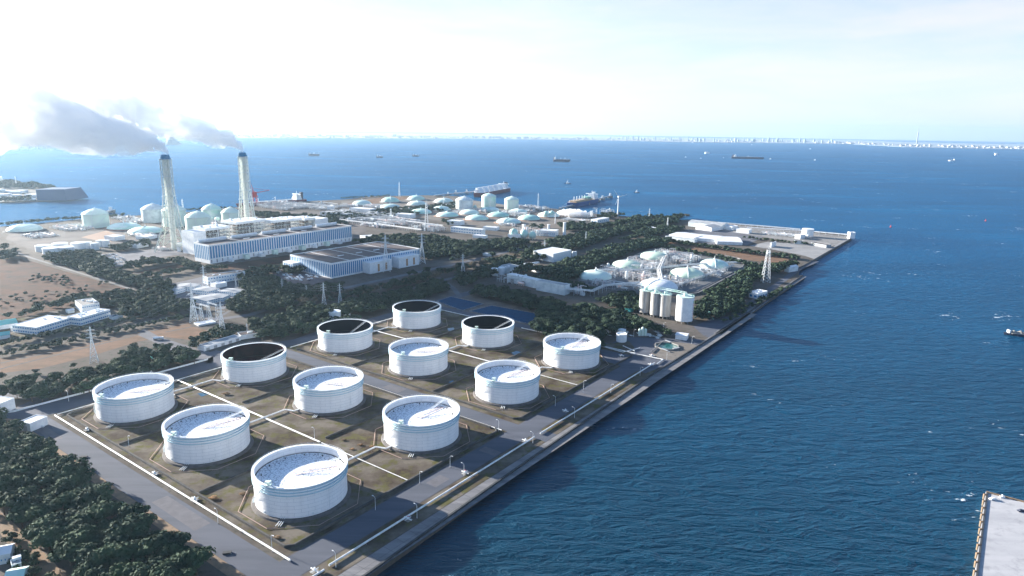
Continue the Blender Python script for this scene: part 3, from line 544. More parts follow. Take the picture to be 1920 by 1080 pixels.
sheet('pavement', [(175, 478), (215, 474), (350, 462), (362, 474), (300, 482), (230, 500), (205, 498)], .06, 'asphalt2'); sheet('pavement', [(310, 535), (440, 505), (480, 520), (470, 560), (420, 580), (330, 560), (305, 548)], .055, 'asphalt2')
sheet('pavement', [(300, 420), (470, 396), (640, 398), (690, 420), (680, 450), (540, 470), (395, 497), (330, 480), (300, 455), (210, 462), (60, 470), (10, 448), (20, 436), (200, 430)], .05, mat('works yard', (.095, .082, .078), .9, (.05, .046, .045), .02, 8))
M['soil'] = ground_mat('pale works soil', (.15, .13, .115), (.19, .175, .155), (.09, .088, .075), .015, .08)
sheet('ground', [(640, 378), (700, 372), (860, 372), (1000, 391), (1110, 403), (1100, 425), (1000, 430), (880, 425), (800, 410), (690, 400), (640, 392)], .045, 'soil')
sheet('ground', [(640, 384), (720, 369), (800, 369), (740, 376), (680, 386)], .06, 'drygrass')
sheet('ground', [(152, 445), (200, 432), (228, 443), (203, 455)], .08, mat('tan slope', (.26, .17, .12), .9, (.22, .15, .11), .1))
sheet('ground', [(1195, 455), (1240, 450), (1330, 462), (1420, 474), (1480, 484), (1486, 492), (1440, 492), (1400, 487), (1330, 478), (1240, 462)], .06, 'drygrass')
sheet('pavement', [(1405, 461), (1440, 453), (1500, 457), (1560, 464), (1582, 450), (1595, 448), (1530, 487), (1510, 480), (1450, 468)], .06, mat('storage yard concrete', (.26, .26, .26), .9, (.21, .21, .21), .03))
sheet('pavement', [(1240, 435), (1330, 430), (1440, 440), (1400, 460), (1330, 458), (1250, 444)], .05, 'asphalt2'); sheet('pavement', [(1340, 420), (1400, 424), (1590, 443), (1596, 448), (1560, 462), (1440, 446), (1330, 428)], .055, mat('pier concrete', (.24, .235, .225), .9, (.16, .155, .15), .05, 8))
road([(1330, 633), (1420, 560), (1500, 503), (1530, 490)], 10, .07, 'asphalt'); road([(1345, 626), (1440, 560), (1507, 518)], 9, .08, 'apron', 'pavement')
sheet('pavement', [(1300, 612), (1345, 592), (1390, 598), (1350, 620), (1320, 630)], .06, 'asphalt')
sheet('pavement', [(1125, 655), (1170, 632), (1310, 636), (1322, 640), (1260, 680), (1210, 700), (1130, 676)], .075, 'asphalt')
# blue ponds
M['bank'] = mat('pond bank', (.20, .21, .23), .9, (.12, .13, .14), .2)
sheet('ground', [(812, 552), (846, 545), (1030, 588), (1040, 600), (990, 622), (940, 612), (800, 572)], .06, mat('bare brown bank', (.15, .12, .10), .9, (.10, .085, .075), .05))
def pond(pts, label):
    q = [P(*p) for p in pts]; c = sum(q, Vector())/4; t = thing('pond', label, 'pond', c)
    inner = [(v-c)*.97 for v in q]; MB().prism([tuple((v-c).xy) for v in q], .02, .9).build('bank', 'bank', t)
    MB().add([(v.x, v.y, .93) for v in inner], [(0, 1, 2, 3)]).build('liner', 'bluetarp', t)
    for i in range(4):
        m = MB(); a, b = (q[i]-c), (q[(i+1) % 4]-c); n = int((b-a).length/4)
        m.bar((a.x, a.y, 1.6), (b.x, b.y, 1.6), .08, 3)
        for j in range(n+1): k = a.lerp(b, j/n); m.bar((k.x, k.y, .8), (k.x, k.y, 1.7), .12, 4)
        m.build('fence', 'roofgrey', t)
pond([(845, 557.5), (907, 571), (867, 583.5), (819, 566)], 'smaller bright blue lined pond behind the farthest oil tank')
pond([(921, 574), (1016, 591), (990, 608), (880, 584.5)], 'larger blue lined pond in front of the dark wood')

# ================================================================== TANK FARM PIPES, WALLS, LAMPS
def pipeline(name, pts, r, m, label, cat, posts=8, dual=0, group=None, z=1.1, pm='conc'):
    pts = [Vector(p) for p in pts]; c = pts[0].copy(); t = thing(name, label, cat, c, 0, group); offs = [0] if not dual else [(i-(dual-1)/2)*r*3 for i in range(dual)]
    for o_ in offs:
        mb = MB(); q = []
        for i, p in enumerate(pts):
            d = (pts[min(i+1, len(pts)-1)]-pts[max(i-1, 0)]); d.z = 0; d.normalize(); n_ = Vector((-d.y, d.x, 0)); q.append(p-c+n_*o_+Vector((0, 0, z)))
        mb.path(q, r, 8).build('pipe', m, t, True)
    sup = 0
    for a, b in zip(pts, pts[1:]):
        n = max(1, int((b-a).length/posts))
        for j in range(n):
            if sup > 60: break
            k = a.lerp(b, (j+.5)/n)-c; d = (b-a).normalized(); s_ = MB(); wv = Vector((-d.y, d.x, 0))*(r*1.5*max(1, dual)); kz = (a.lerp(b, (j+.5)/n)).z
            s_.bar(k-wv+Vector((0, 0, z-r-.1)), k+wv+Vector((0, 0, z-r-.1)), .14, 4)
            for e in (-1, 1): s_.bar((k.x+wv.x*e*.8, k.y+wv.y*e*.8, -c.z), (k.x+wv.x*e*.8, k.y+wv.y*e*.8, k.z+z-r), .14, 4)
            s_.build('pipe_support', pm, t); sup += 1
    return t
pipeline('pipeline', [G(-37, -46), G(268, -46)], .62, 'pipe', 'long thick white pipeline along the wide service road', 'pipeline', 10)
pipeline('pipeline', [G(289, -120), G(289, -40)], .62, 'pipe', 'white pipeline along the quay road before the front corner', 'pipeline', 10)
pipeline('pipeline', [G(288, -36), G(287, 160)], .62, 'pipe', 'long white pipeline beside the quay road, front stretch', 'pipeline', 10)
pipeline('pipeline', [G(287, 168), G(287, 376)], .62, 'pipe', 'long white pipeline beside the quay road, far stretch', 'pipeline', 10)
pipeline('pipeline', [G(-36, 54), G(166, 54)], .32, 'pipe', 'twin pipe track between the two front rows of oil tanks', 'pipeline', 12, 2)
pipeline('pipeline', [G(-36, 274), G(190, 274)], .3, 'pipe', 'twin pipe track between the two rear rows of oil tanks', 'pipeline', 12, 2)
pipeline('pipeline', [G(168, 54), G(258, 54)], .3, 'pipe', 'thin white pipe running to the quay wall bund, front half', 'pipeline', 12)
pipeline('pipeline', [G(192, 274), G(258, 274)], .3, 'pipe', 'thin white pipe running to the quay wall bund, rear half', 'pipeline', 12)
pipeline('pipeline', [G(-38, -44), G(-38, 150)], .4, 'pipe', 'white pipe along the rear edge of the front tank field', 'pipeline', 12)
pipeline('pipeline', [G(-38, 176), G(-38, 388)], .4, 'pipe', 'white pipe along the rear edge of the back tank field', 'pipeline', 12)
pipeline('pipeline', [G(-36, 391), G(60, 391)], .4, 'pipe', 'white pipe behind the farthest row of oil tanks', 'pipeline', 12)
pipeline('pipeline', [G(110, 391), G(258, 391)], .5, 'pipe', 'white pipe beside the road behind the pump yard side tank', 'pipeline', 12)
pipeline('pipeline', [G(40, 154), G(260, 154)], .45, 'pipe', 'white pipe on the front side of the cross road', 'pipeline', 12)
nm_ = ['front row left', 'front row middle', 'front corner', 'maroon roofed', 'second row middle', 'second row quayside', 'drum tank side', 'third row middle', 'third row quayside', 'farthest back', 'second pond side', 'pump yard side']
for i in range(12):
    r_, c_ = divmod(i, 3); a, b = c_*108.5, r_*109.5; up = 1 if r_ % 2 == 0 else -1; a2 = a-12; b2 = 54 if r_ < 2 else 274
    pipeline('pipeline', [G(a2, b2), G(a2, b+up*36, 0), G(a-4, b+up*33), G(a-4, b+up*28.6)], .38, 'pipe', 'pair of white branch pipes feeding the '+nm_[i]+' oil tank', 'pipeline', 9, 2, 'branch pipes to the oil tanks', 1.5)
def wall(name, pts, h, th, m, label, cat='wall', group=None):
    pts = [Vector(p) for p in pts]; c = pts[0].copy(); mb = MB()
    mb.prism([tuple(v-c.xy) for v in wide(pts, th)], 0, h); o = mb.build(name, m); o.location = c; return setp(o, label, cat, group)
M['bund'] = mat('dark mottled bund wall', (.085, .082, .078), .9, (.05, .052, .055), .15)  # dark overall, blotched by noise
for a in (54, 163):
    for b0, b1, w_ in ((-38, 150, 'front'), (178, 386, 'rear')):
        s = 'between first and second tanks' if a == 54 else 'between second and third tanks'
        wall('bund_wall', [G(a, b0), G(a, b0+(b1-b0)*.47)], 1.5, .9, 'bund', 'low dark bund wall '+s+', near part of the '+w_+' field'); wall('bund_wall', [G(a, b0+(b1-b0)*.53), G(a, b1)], 1.5, .9, 'bund', 'low dark bund wall '+s+', far part of the '+w_+' field')
for pts, l in (([G(-30, -40), G(255, -40), G(258, -36), G(258, 150), G(254, 154)], 'long dark bund wall round the front tank field on the road sides'), ([G(-30, 178), G(254, 178), G(258, 182), G(258, 384)], 'long dark bund wall round the rear tank field on the quay side'), ([G(-30, -40), G(-33, -36), G(-33, 150), G(-28, 153), G(250, 153)], 'dark bund wall along the inner sides of the front tank field')):
    wall('bund_wall', pts, 1.7, 1.0, 'bund', l)
wall('parapet', [G(311.5, -220), P(690, 1080)-GU*1, P(960, 888)-GU*1, P(1230, 700)-GU*1, P(1350, 625)-GU*1, P(1506, 517)-GU*1], 1.3, 1.2, 'dark', 'long dark parapet along the quay edge')
wall('parapet', [P(1500, 503)-GU, P(1596, 448.3)-GU], 1.3, 1.5, 'dark', 'dark edge wall of the far quay towards the tip')
wall('fence', [P(0, 776), P(25, 773), P(175, 733), P(390, 675)], 1.6, .35, 'wmetal', 'pale perimeter fence behind the upper service road', 'fence')
def lamp_post():
    t = thing('street_lamp', '', 'street lamp', group='lamp posts of the tank farm')
    MB().rings([(.3, 0), (.3, .5)], 8).build('base', 'conc', t); MB().rings([(.15, .4), (.1, 8.6)], 7).build('pole', 'wmetal', t)
    MB().path([(0, 0, 8.5), (.5, 0, 9.2), (1.7, 0, 9.4)], .08, 5).build('arm', 'wmetal', t); MB().box(1.5, 2.6, -.2, .2, 9.25, 9.5).build('lamp_head', 'white', t); return t
lp = None
lamps = [((844, 877), 'beside the quayside second row tank'), ((787, 907), 'where the thin pipe meets the quay road'), ((704, 957), 'by the front corner tank on the quay road'), ((870, 893), 'on the pipeline strip, second from the front'), ((782, 972), 'on the pipeline strip in the shadow'), ((630, 1064), 'on the pipeline strip at the front corner'), ((935, 809), 'at the cross road end of the front field'),
         ((999, 832), 'on the little island at the crossroads'), ((1041, 762), 'beside the third row quayside tank'), ((1094, 731), 'by the thin pipe of the rear field'), ((1077, 784), 'on the pipeline strip past the crossroads'), ((1145, 738), 'on the pipeline strip, middle of the far stretch'), ((1200, 705), 'near the far end of the quay pipeline'),
         ((1250, 675), 'on the island by the pump yard'), ((1297, 645), 'by the square separator pit'), ((242, 838), 'on the wide service road edge, left half'), ((409, 982), 'on the wide service road edge, right half'), ((510, 1030), 'where the wide service road meets the front corner'), ((129, 753), 'by the fence of the upper service road'), ((284, 713), 'on the upper service road by the grove'),
         ((440, 782), 'between the front middle and maroon tanks'), ((590, 824), 'beside the pipe track behind the front corner tank'), ((1188, 632), 'in the pump yard by the small twin tanks'), ((1244, 618), 'behind the pump yard by the wood')]
for (x, y), l in lamps:
    loc = P(x, y); lb = 'thin grey lamp post ' + l
    if not lp: lp = lamp_post(); lp.location = loc; lp.rotation_euler = (0, 0, GA); lp['label'] = lb
    else: clone(lp, loc, GA+random.choice((0, PI)), lb)
def valve(loc, lb):
    t = thing('valve_set', lb, 'valve', loc, GA, 'valve sets on the pipelines'); MB().bar((-3, 0, 1), (3, 0, 1), .4, 8).bar((0, -2.5, 1), (0, 2.5, 1), .3, 8).build('pipe', 'pipe', t)
    MB().rings([(.5, .6), (.8, 1.4), (.5, 2.2)], 10).build('valve_body', 'wmetal', t); MB().rings([(.5, 2.5), (.5, 2.6)], 12).bar((0, 0, 1.4), (0, 0, 2.6), .1).build('hand_wheel', 'red' if 'red' in lb else 'wmetal', t)
    MB().box(-2, 2, -2, 2, 0, .35).build('plinth', 'conc', t)
for (x, y), l in [((365, 938), 'pump set by the wide service road, beside the front middle tank'), ((164, 807), 'valve set at the left end of the wide service road'), ((290, 890), 'green grey valve set on the bund wall corner'), ((872, 888), 'red handled valve on the quay pipeline, lower'), ((765, 975), 'red handled valve on the quay pipeline in shadow'), ((590, 1072), 'white valve cluster at the front corner of the quay pipeline'), ((985, 828), 'white valve cluster at the crossroads'), ((1060, 772), 'white valve on the quay pipeline, upper'), ((1165, 668), 'red handled valve set of the pump yard'), ((1222, 668), 'red valve on the bent pipe of the pump yard'), ((1220, 685), 'white valve cluster at the far end of the quay pipeline')]: valve(P(x, y), l)

# vehicles
def car_mesh(name, m):
    mb = MB(); mb.prism([(-2.2, -.85), (2.2, -.85), (2.2, .85), (-2.2, .85)], .35, .95); mb.add([(-1.5, -.8, .95), (1.3, -.8, .95), (1.3, .8, .95), (-1.5, .8, .95), (-1.1, -.65, 1.5), (.7, -.65, 1.5), (.7, .65, 1.5), (-1.1, .65, 1.5)], [(4, 5, 6, 7), (0, 1, 5, 4), (1, 2, 6, 5), (2, 3, 7, 6), (3, 0, 4, 7)])
    for x in (-1.4, 1.4):
        for y in (-.86, .7): mb.box(x-.33, x+.33, y, y+.16, 0, .66)
    return mb
car_p = [(lambda o: o)(car_mesh('parked_car', m).build('parked_car', m)) for m in ('white', 'roofgrey', 'navy', 'wmetal')]
first = [True]*4
def cars(pts, n, group, label, ang):
    poly = ppoly(pts); c = grove_points(poly, 6.2, .12)
    c = c[rng.permutation(len(c))[:n]]
    for x, y in c:
        k = random.choice((0, 0, 0, 1, 2, 3)); o = car_p[k] if first[k] else car_p[k].copy()
        if not first[k]: col.objects.link(o)
        first[k] = False; o.location = (x, y, .1); o.rotation_euler = (0, 0, ang+random.choice((0, PI))); setp(o, label+[' in white', ' in grey', ' in dark paint', ' in silver'][k], 'car', group)
        o.scale = (1.25,)*3
cars([(508, 511), (548, 506), (600, 520), (575, 529), (535, 524)], 34, 'cars parked in front of the dark roofed hall', 'car parked in the lot before the dark roofed hall', GA)
cars([(360, 543), (395, 535), (380, 550), (350, 556)], 16, 'cars parked among the office blocks', 'car parked between the flat office blocks', GA+1.57)
cars([(425, 540), (460, 545), (455, 556), (430, 552)], 12, 'cars parked by the last office block', 'car parked by the office block nearest the wood', GA)
cars([(185, 480), (215, 476), (240, 490), (215, 498), (205, 494)], 30, 'vehicles and gear in the equipment yard', 'vehicle in the crowded equipment yard', GA+.4)
def truck(loc, rz, lb, tank=True):
    t = thing('tank_truck', lb, 'truck', loc, rz)
    (MB().bar((-5, 0, 2.2), (2.6, 0, 2.2), 1.25, 14) if tank else MB().box(-5, 2.6, -1.25, 1.25, 1, 3.4)).build('tank' if tank else 'cargo_box', 'white', t, True); MB().box(3, 5.2, -1.2, 1.2, .6, 3).build('cab', 'white', t); MB().box(-5, 5, -.9, .9, .6, .95).build('chassis', 'dark', t)
    MB().box(5.2, 5.23, -1.05, 1.05, 1.8, 2.7).build('windscreen', 'glass', t)
    for x in (-4, -2.8, 3.8):
        for y in (-1.15, 1.15): MB().bar((x, y-.15, .5), (x, y+.15, .5), .5, 12).build('wheel', 'seal', t)
truck(P(297, 637), R(20), 'white tank truck parked at the end of the tan strip'); truck(P(649, 592), R(10), 'white tank truck behind the dark roofed tank by the drum tank')
truck(P(531, 620), R(25), 'white box truck beside the trees near the drum tank', False)
for (x, y), l in (((77, 801), 'silver car on the wide service road by the white shed'),):
    o = car_p[3].copy(); col.objects.link(o); o.location = P(x, y); o.rotation_euler = (0, 0, .3); setp(o, l, 'car'); o.scale = (1.1,)*3
for (x, y), l in (((157, 858), 'dark flat skip on the service road verge, upper'), ((426, 1038), 'grey grated box on the verge near the front corner')):
    o = MB().box(-2.2, 2.2, -1, 1, 0, .9).box(-2.3, 2.3, -1.1, 1.1, .9, 1.05).build('skip', 'dark'); o.location = P(x, y); o.rotation_euler = (0, 0, .2); setp(o, l, 'skip')

# ================================================================== BUILDINGS
def building(label, A, B, depth, h, wm='white', rm='roofgrey', cat='building', name='building', wins=None, parapet=.5, base=0, gable=0, units=0, doors=0, stripes=None, z=0):
    """A, B: foot corners of the face towards the viewer (photo pixels on the ground); depth runs away from the viewer; h metres"""
    a = P(*A) if len(A) == 2 else Vector(A); b = P(*B) if len(B) == 2 else Vector(B); d = (b-a); Lg = d.length; rz = math.atan2(d.y, d.x)
    t = thing(name, label, cat, a+Vector((0, 0, z)), rz)
    if gable:
        MB().add([(0, 0, 0), (Lg, 0, 0), (Lg, depth, 0), (0, depth, 0), (0, 0, h), (Lg, 0, h), (Lg, depth, h), (0, depth, h)] + ([(0, depth/2, h+gable), (Lg, depth/2, h+gable)] if gable > 0 else [(Lg/2, 0, h-gable), (Lg/2, depth, h-gable)]),
                 [(0, 1, 5, 4), (2, 3, 7, 6)] + ([(1, 2, 6, 9, 5), (3, 0, 4, 8, 7)] if gable > 0 else [(1, 2, 6, 5), (3, 0, 4, 7), (4, 5, 8), (6, 7, 9)])).build('wall', wm, t)
        e = .5
        if gable > 0: MB().add([(-e, -e, h-.15), (Lg+e, -e, h-.15), (Lg+e, depth/2, h+gable+.15), (-e, depth/2, h+gable+.15), (Lg+e, depth+e, h-.15), (-e, depth+e, h-.15)], [(0, 1, 2, 3), (3, 2, 4, 5)]).build('roof', rm, t)
        else: MB().add([(-e, -e, h-.15), (-e, depth+e, h-.15), (Lg/2, depth+e, h-gable+.15), (Lg/2, -e, h-gable+.15), (Lg+e, depth+e, h-.15), (Lg+e, -e, h-.15)], [(0, 3, 2, 1), (3, 5, 4, 2)]).build('roof', rm, t)
    else:
        MB().box(0, Lg, 0, depth, 0, h).build('wall', wm, t)
        MB().box(.4, Lg-.4, .4, depth-.4, h, h+.06).build('roof', rm, t)
        if parapet:
            m = MB()
            for x0, x1, y0, y1 in ((-.1, Lg+.1, -.1, .3), (-.1, Lg+.1, depth-.3, depth+.1), (-.1, .3, .3, depth-.3), (Lg-.3, Lg+.1, .3, depth-.3)): m.box(x0, x1, y0, y1, h-.01, h+parapet)
            m.build('parapet', wm, t)
    for u_ in range(units):
        x = random.uniform(.1, .85)*Lg; y = random.uniform(.15, .75)*depth; s_ = random.uniform(1.2, 2.6); MB().box(x, x+s_*1.5, y, y+s_, h+.05, h+1.6).build('roof_unit', 'wmetal', t)
    if wins:                                   # (floors, columns, width share, sill, window height)
        nf, nc, ws, sill, wh = wins; fh = h/nf; cw = Lg/nc; sc_ = max(2, int(nc*depth/Lg))
        for f in range(nf):
            for c in range(nc):
                x0 = (c+.5-ws/2)*cw; MB().box(x0, x0+ws*cw, -.06, .05, f*fh+sill, f*fh+sill+wh).build('window', 'glass', t)
            for c in range(min(sc_, 12)):
                cd = depth/min(sc_, 12); y0 = (c+.5-ws/2)*cd; MB().box(-.06, .05, y0, y0+ws*cd, f*fh+sill, f*fh+sill+wh).build('window', 'glass', t)
    for k in range(doors):
        x = (k+.5)/doors*Lg; MB().box(x-2, x+2, -.08, .04, 0, min(4, h*.7)).build('door', 'roofgrey', t)
    return t
# --- guard building and sheds
building('long low guard building with grey ribbed roof beside the maroon tank', (383, 659), (452, 638), 11, 4.2, 'white', 'roofgrey', doors=5); building('low flat annex at the far end of the guard building', (452, 637), (484, 632), 14, 4.4, 'white', 'roofdark', units=2)
building('white shed on the left edge beside the upper service road', (-34, 772), (4, 777), 12, 9, 'white', 'roofwhite', wins=(1, 4, .5, 5, 1.2)); building('small white shed at the corner of the pine wood and road', (38, 806), (58, 810), 14, 6.5, 'white', 'roofwhite', doors=1)
building('white drum shaped plant room with flat roof beside the drum tank', (600, 612), (618, 610), 6, 3.2, 'white', 'roofgrey')
building('pale shed with arched roof at the bottom left corner', (-14, 1062), (22, 1055), 9, 6, 'greywhite', 'roofwhite', gable=2, wins=(1, 5, .3, 2, 1)); building('mint roofed round shed cut by the bottom left frame corner', (10, 1104), (44, 1098), 10, 4.5, 'palemint', 'mint', gable=2); building('grey workshop hut beside the pale arched shed', (24, 1074), (42, 1068), 6, 4, 'greywhite', 'roofgrey', units=1)
# --- flat works on the left
building('long flat white works with row of shrubs in front', (70, 628), (135, 608), 34, 8, 'white', 'roofwhite', wins=(2, 14, .7, 1.5, 1.4), units=3); building('two storey white works wing with stepped roof', (152, 611), (208, 594), 20, 9, 'white', 'roofwhite', wins=(2, 14, .75, 1.4, 1.5), units=8)
building('grey roofed block at the rear of the white works', (155, 588), (188, 583), 34, 10, 'white', 'conc', wins=(2, 8, .6, 2, 1.2), units=5); building('narrow link block joining the two white works', (135, 608), (152, 604), 10, 6, 'white', 'roofwhite', wins=(1, 4, .7, 2, 1.5))
building('white canopy by the end of the two storey works', (212, 600), (231, 596), 9, 3.4, 'white', 'bluetarp'); building('teal gable roofed hall at the left edge, larger', (-12, 620), (34, 613), 24, 5, 'white', 'tealroof', gable=2.5); building('teal gable roofed hall at the left edge, smaller and nearer', (-12, 638), (19, 634), 16, 4, 'white', 'tealroof', gable=2)
building('small white shed with units beside the long flat works', (36, 622), (50, 617), 10, 4, 'white', 'roofwhite', units=3); building('low arched teal greenhouse roof among the grove', (288, 677), (312, 672), 9, 3.5, 'tealroof', 'tealroof', gable=1.6); building('white shed roof showing between the bluish trees', (133, 719), (150, 715), 8, 5, 'greywhite', 'roofgrey'); building('white walled tent by the works lawn', (128, 588), (140, 586), 9, 3.5, 'greywhite', 'roofwhite', gable=1)
building('white flat slab store at the end of the tan strip', (372, 612), (405, 606), 14, 1.2, 'white', 'roofwhite')
# --- office blocks
building('long white two storey office with dark glass bay', (390, 534), (460, 523), 16, 11, 'white', 'roofdark', wins=(2, 14, .55, 2, 1.6), units=3)
for (A, B, d, h, l) in (((330, 552), (348, 547), 26, 6, 'farthest left'), ((365, 546), (378, 540), 30, 6, 'behind the lattice tower'), ((392, 555), (412, 549), 30, 6.5, 'in the middle of the group'), ((388, 572), (412, 566), 34, 5.5, 'nearest the portal pylons'), ((418, 566), (432, 560), 30, 5.5, 'second from the road'), ((442, 556), (460, 550), 30, 5, 'next to the wood')):
    building('grey roofed two storey office block '+l, A, B, d, h, 'white', 'roofgrey', wins=(2, 6, .6, 1.2, 1), gable=.8, parapet=0)
building('small white drum roofed plant house by the offices', (405, 541), (426, 537), 14, 6, 'white', 'roofwhite', units=2)
building('small white yard office with rooftop box near the big chimney', (257, 466), (279, 462), 22, 6, 'white', 'roofwhite', units=1); building('white yard shed left of the big chimney', (216, 452), (235, 449), 30, 8, 'white', 'roofwhite'); building('white yard shed beside the low domes', (275, 450), (295, 446), 26, 6, 'white', 'roofwhite')
building('long white walkway roof among the woods', (795, 455), (860, 466), 12, 5, 'white', 'roofwhite', wins=(1, 16, .5, 1, 2)); building('white works hut behind the dark roofed hall', (675, 447), (690, 452), 26, 6, 'white', 'roofwhite', units=2)
building('white walled store with pale roof beside the raised tree belt', (1037, 492), (1071, 484), 45, 15, 'white', 'roofwhite'); 
for x in (1074.5, 1079): 
    o = MB().rings([(2.4, 0), (2.4, 9), (1.6, 10)], 14).build('small_tank', 'white', None, True); o.location = P(x, 481); setp(o, 'slim white upright tank beside the pale store, '+('left' if x < 1076 else 'right')+' one', 'tank')
building('grey clad long hall of the plant behind the wood', (1005, 544), (1058, 554), 14, 14, 'greywhite', 'roofgrey'); building('white long pipe gallery roof left of the grey clad hall', (950, 528), (1006, 541), 12, 12, 'greywhite', 'roofwhite'); building('low plant house behind the small white tanks', (944, 514), (973, 508), 22, 9, 'greywhite', 'roofgrey', units=2)
building('covered conveyor gallery roof at the plant, long and pale', (982, 505), (1010, 512), 7, 10, 'white', 'roofwhite')
for i, x in enumerate((927, 940)):
    o = MB().rings([(5.6, 0), (5.6, 11.5), (.1, 12.5)], 24, cap=(True, False)).build('small_tank', 'white', None, True); o.location = P(x, 516-i*2); setp(o, 'squat white tank at the plant corner, '+('left' if i == 0 else 'right')+' one of two', 'tank')
# --- sheds at the far right
building('long dark grey warehouse at the far shore', (1290, 424), (1354, 431), 40, 11, 'greywhite', 'roofgrey', gable=4); building('pale grey gabled warehouse in front of the long dark one', (1304, 430), (1334, 434), 45, 9, 'white', 'roofgrey', gable=-3)
building('small white block beside the long dark warehouse', (1358, 430), (1372, 432), 26, 9, 'white', 'roofwhite'); building('white roofed shed nearest the dry field, left one of three', (1254, 445), (1300, 452), 60, 6.5, 'white', 'roofwhite', gable=2.5); building('white roofed shed, middle one of three', (1301, 451), (1345, 455), 60, 6.5, 'white', 'roofwhite', gable=2.5)
building('widest white roofed shed, right one of three', (1344, 458), (1392, 460), 75, 6.5, 'white', 'roofwhite', gable=3); building('blue grey lean to roof in front of the white sheds', (1247, 448), (1302, 455), 14, 6, 'greywhite', 'roofgrey'); building('small white hut by the raised trees left of the sheds', (1216, 433), (1228, 434), 20, 8, 'white', 'roofwhite')
building('low dark roofed store on the paved yard', (1520, 460), (1549, 465), 16, 6, 'roofgrey', 'roofdark'); building('small dark canopy beside the paved yard', (1490, 457), (1505, 458), 12, 6, 'greywhite', 'roofdark'); building('white hut on the far pier tip', (1588, 446), (1593, 447.5), 12, 14, 'white', 'roofwhite')
building('white wall panel beside the storage yard', (1446, 464), (1455, 461.5), 3, 9, 'white', 'roofwhite'); building('white pier house beside the big pier tank', (1490, 447), (1500, 448.5), 20, 9, 'white', 'roofwhite'); building('long white low store on the far pier', (1380, 436), (1404, 438.5), 20, 9, 'white', 'roofwhite')
building('round backed white hut at the quay road bend', (1479, 511), (1496, 508), 9, 8, 'greywhite', 'roofwhite', gable=2.5); building('white and dark intake house on the quay', (1420, 561), (1438, 556), 14, 8, 'white', 'roofwhite', wins=(1, 4, .6, 2, 3), units=2)
building('pale roofed pump house behind the separator pit', (1266, 636), (1287, 639), 12, 5.5, 'white', 'roofwhite', gable=.8); building('small teal roofed hut before the silos', (1171, 584), (1182, 586), 9, 4, 'tealroof', 'tealroof', gable=1)
building('small white control hut in the pump yard', (1136, 626), (1146, 624), 8, 5, 'white', 'roofdark'); building('white rounded shelter behind the twin yard tanks', (1156, 622), (1167, 617), 6, 7, 'white', 'roofwhite', gable=1.5)

# ================================================================== POWER STATION
M['drumbrown'] = mat('brown grey boiler casing', (.20, .17, .15), .8, (.14, .12, .11), .2)
def striped_hall(label, A, B, depth, h, n_long, n_side, low, rm='roofdark', duct=0):
    a = P(*A); b = P(*B); d = b-a; Lg = d.length; t = thing('turbine_hall', label, 'industrial hall', a, math.atan2(d.y, d.x))
    MB().box(0, Lg, 0, depth, 0, h).build('wall', 'white', t); MB().box(1, Lg-1, 1, depth-1, h, h+.08).build('roof', rm, t)
    m = MB()
    for x0, x1, y0, y1 in ((-.2, Lg+.2, -.2, 1), (-.2, Lg+.2, depth-1, depth+.2), (-.2, 1, 1, depth-1), (Lg-1, Lg+.2, 1, depth-1)): m.box(x0, x1, y0, y1, h-.02, h+1)
    for k in range(1, 5): m.box(Lg*k/5-.4, Lg*k/5+.4, 1, depth-1, h+.04, h+.5)
    m.build('parapet', 'white', t)
    cw = Lg/n_long
    for i in range(n_long): MB().box(i*cw+cw*.2, i*cw+cw*.82, -.10, .02, low, h-1.6).build('window', 'glass', t)
    cs = depth/n_side
    for i in range(n_side): MB().box(-.10, .02, i*cs+cs*.25, i*cs+cs*.78, low*.7, h-1.6).build('window', 'glass', t)
    if low > 4:
        for i in range(0, n_long, 2): MB().box(i*cw+cw*.3, i*cw+cw*.75, -.08, .02, 1.2, low-2.2).build('louvre', 'roofgrey', t)
    for k in range(duct):
        x0 = Lg*(k+.06)/duct; x1 = Lg*(k+.9)/duct; MB().bar((x0, depth-7, h+3), (x1, depth-7, h+3), 2.6, 12).box(x0+1, x1-1, depth-8.5, depth-5.5, h, h+1.5).build('roof_duct', 'white', t, True)
    for k in range(3):
        x = Lg*(.25+.2*k); MB().box(x, x+12, depth*.4, depth*.4+2.5, h+.1, h+.9).build('roof_vent', 'roofwhite', t)
    return t, Lg
th_, LH = striped_hall('very long white and blue striped turbine hall below the two chimneys', (394.5, 495), (660, 452), 46, HT(394.5, 495, 461), 62, 9, 9, duct=5)
for k in range(9):
    x = LH*(.1+.095*k); MB().box(x, x+9, -7-(k % 3)*2, -.2, 0, 5+(k % 2)*3).box(x+2, x+6, -11, -7, 0, 3.5).build('annex', 'palemint' if k % 2 else 'white', th_)
_d2 = (P(787, 491)-P(622, 522.5)).normalized(); _e2 = P(540.5, 505)-P(622, 522.5); D2 = (_e2-_d2*_e2.dot(_d2)).length; print('D2', D2, _e2.dot(_d2))
h2_, L2 = striped_hall('wide dark roofed hall with blue striped walls behind the wood belt', (622, 522.5), (787, 491), D2, HT(622, 522.5, 495), 46, 24, 2.5)
for x in (L2*.33, L2*.66):
    m = MB().box(x, x+46, -17, -.2, 0, 17).box(x-.3, x+46.3, -17.3, -.2, 17, 18.2); m.build('annex', 'white', h2_)
    for k, mm in enumerate(('orange', 'white', 'orange')): MB().box(x+16+k*8, x+20+k*8, -17.2, -17, 2, 14).build('door', mm, h2_)
MB().box(-14, -.2, D2*.75, D2, 0, 15).build('low_wing', 'white', h2_)
for k in range(5): MB().box(-14.1, -13.9, D2*(.765+k*.046), D2*(.79+k*.046), 2, 13).build('window', 'glass', h2_)
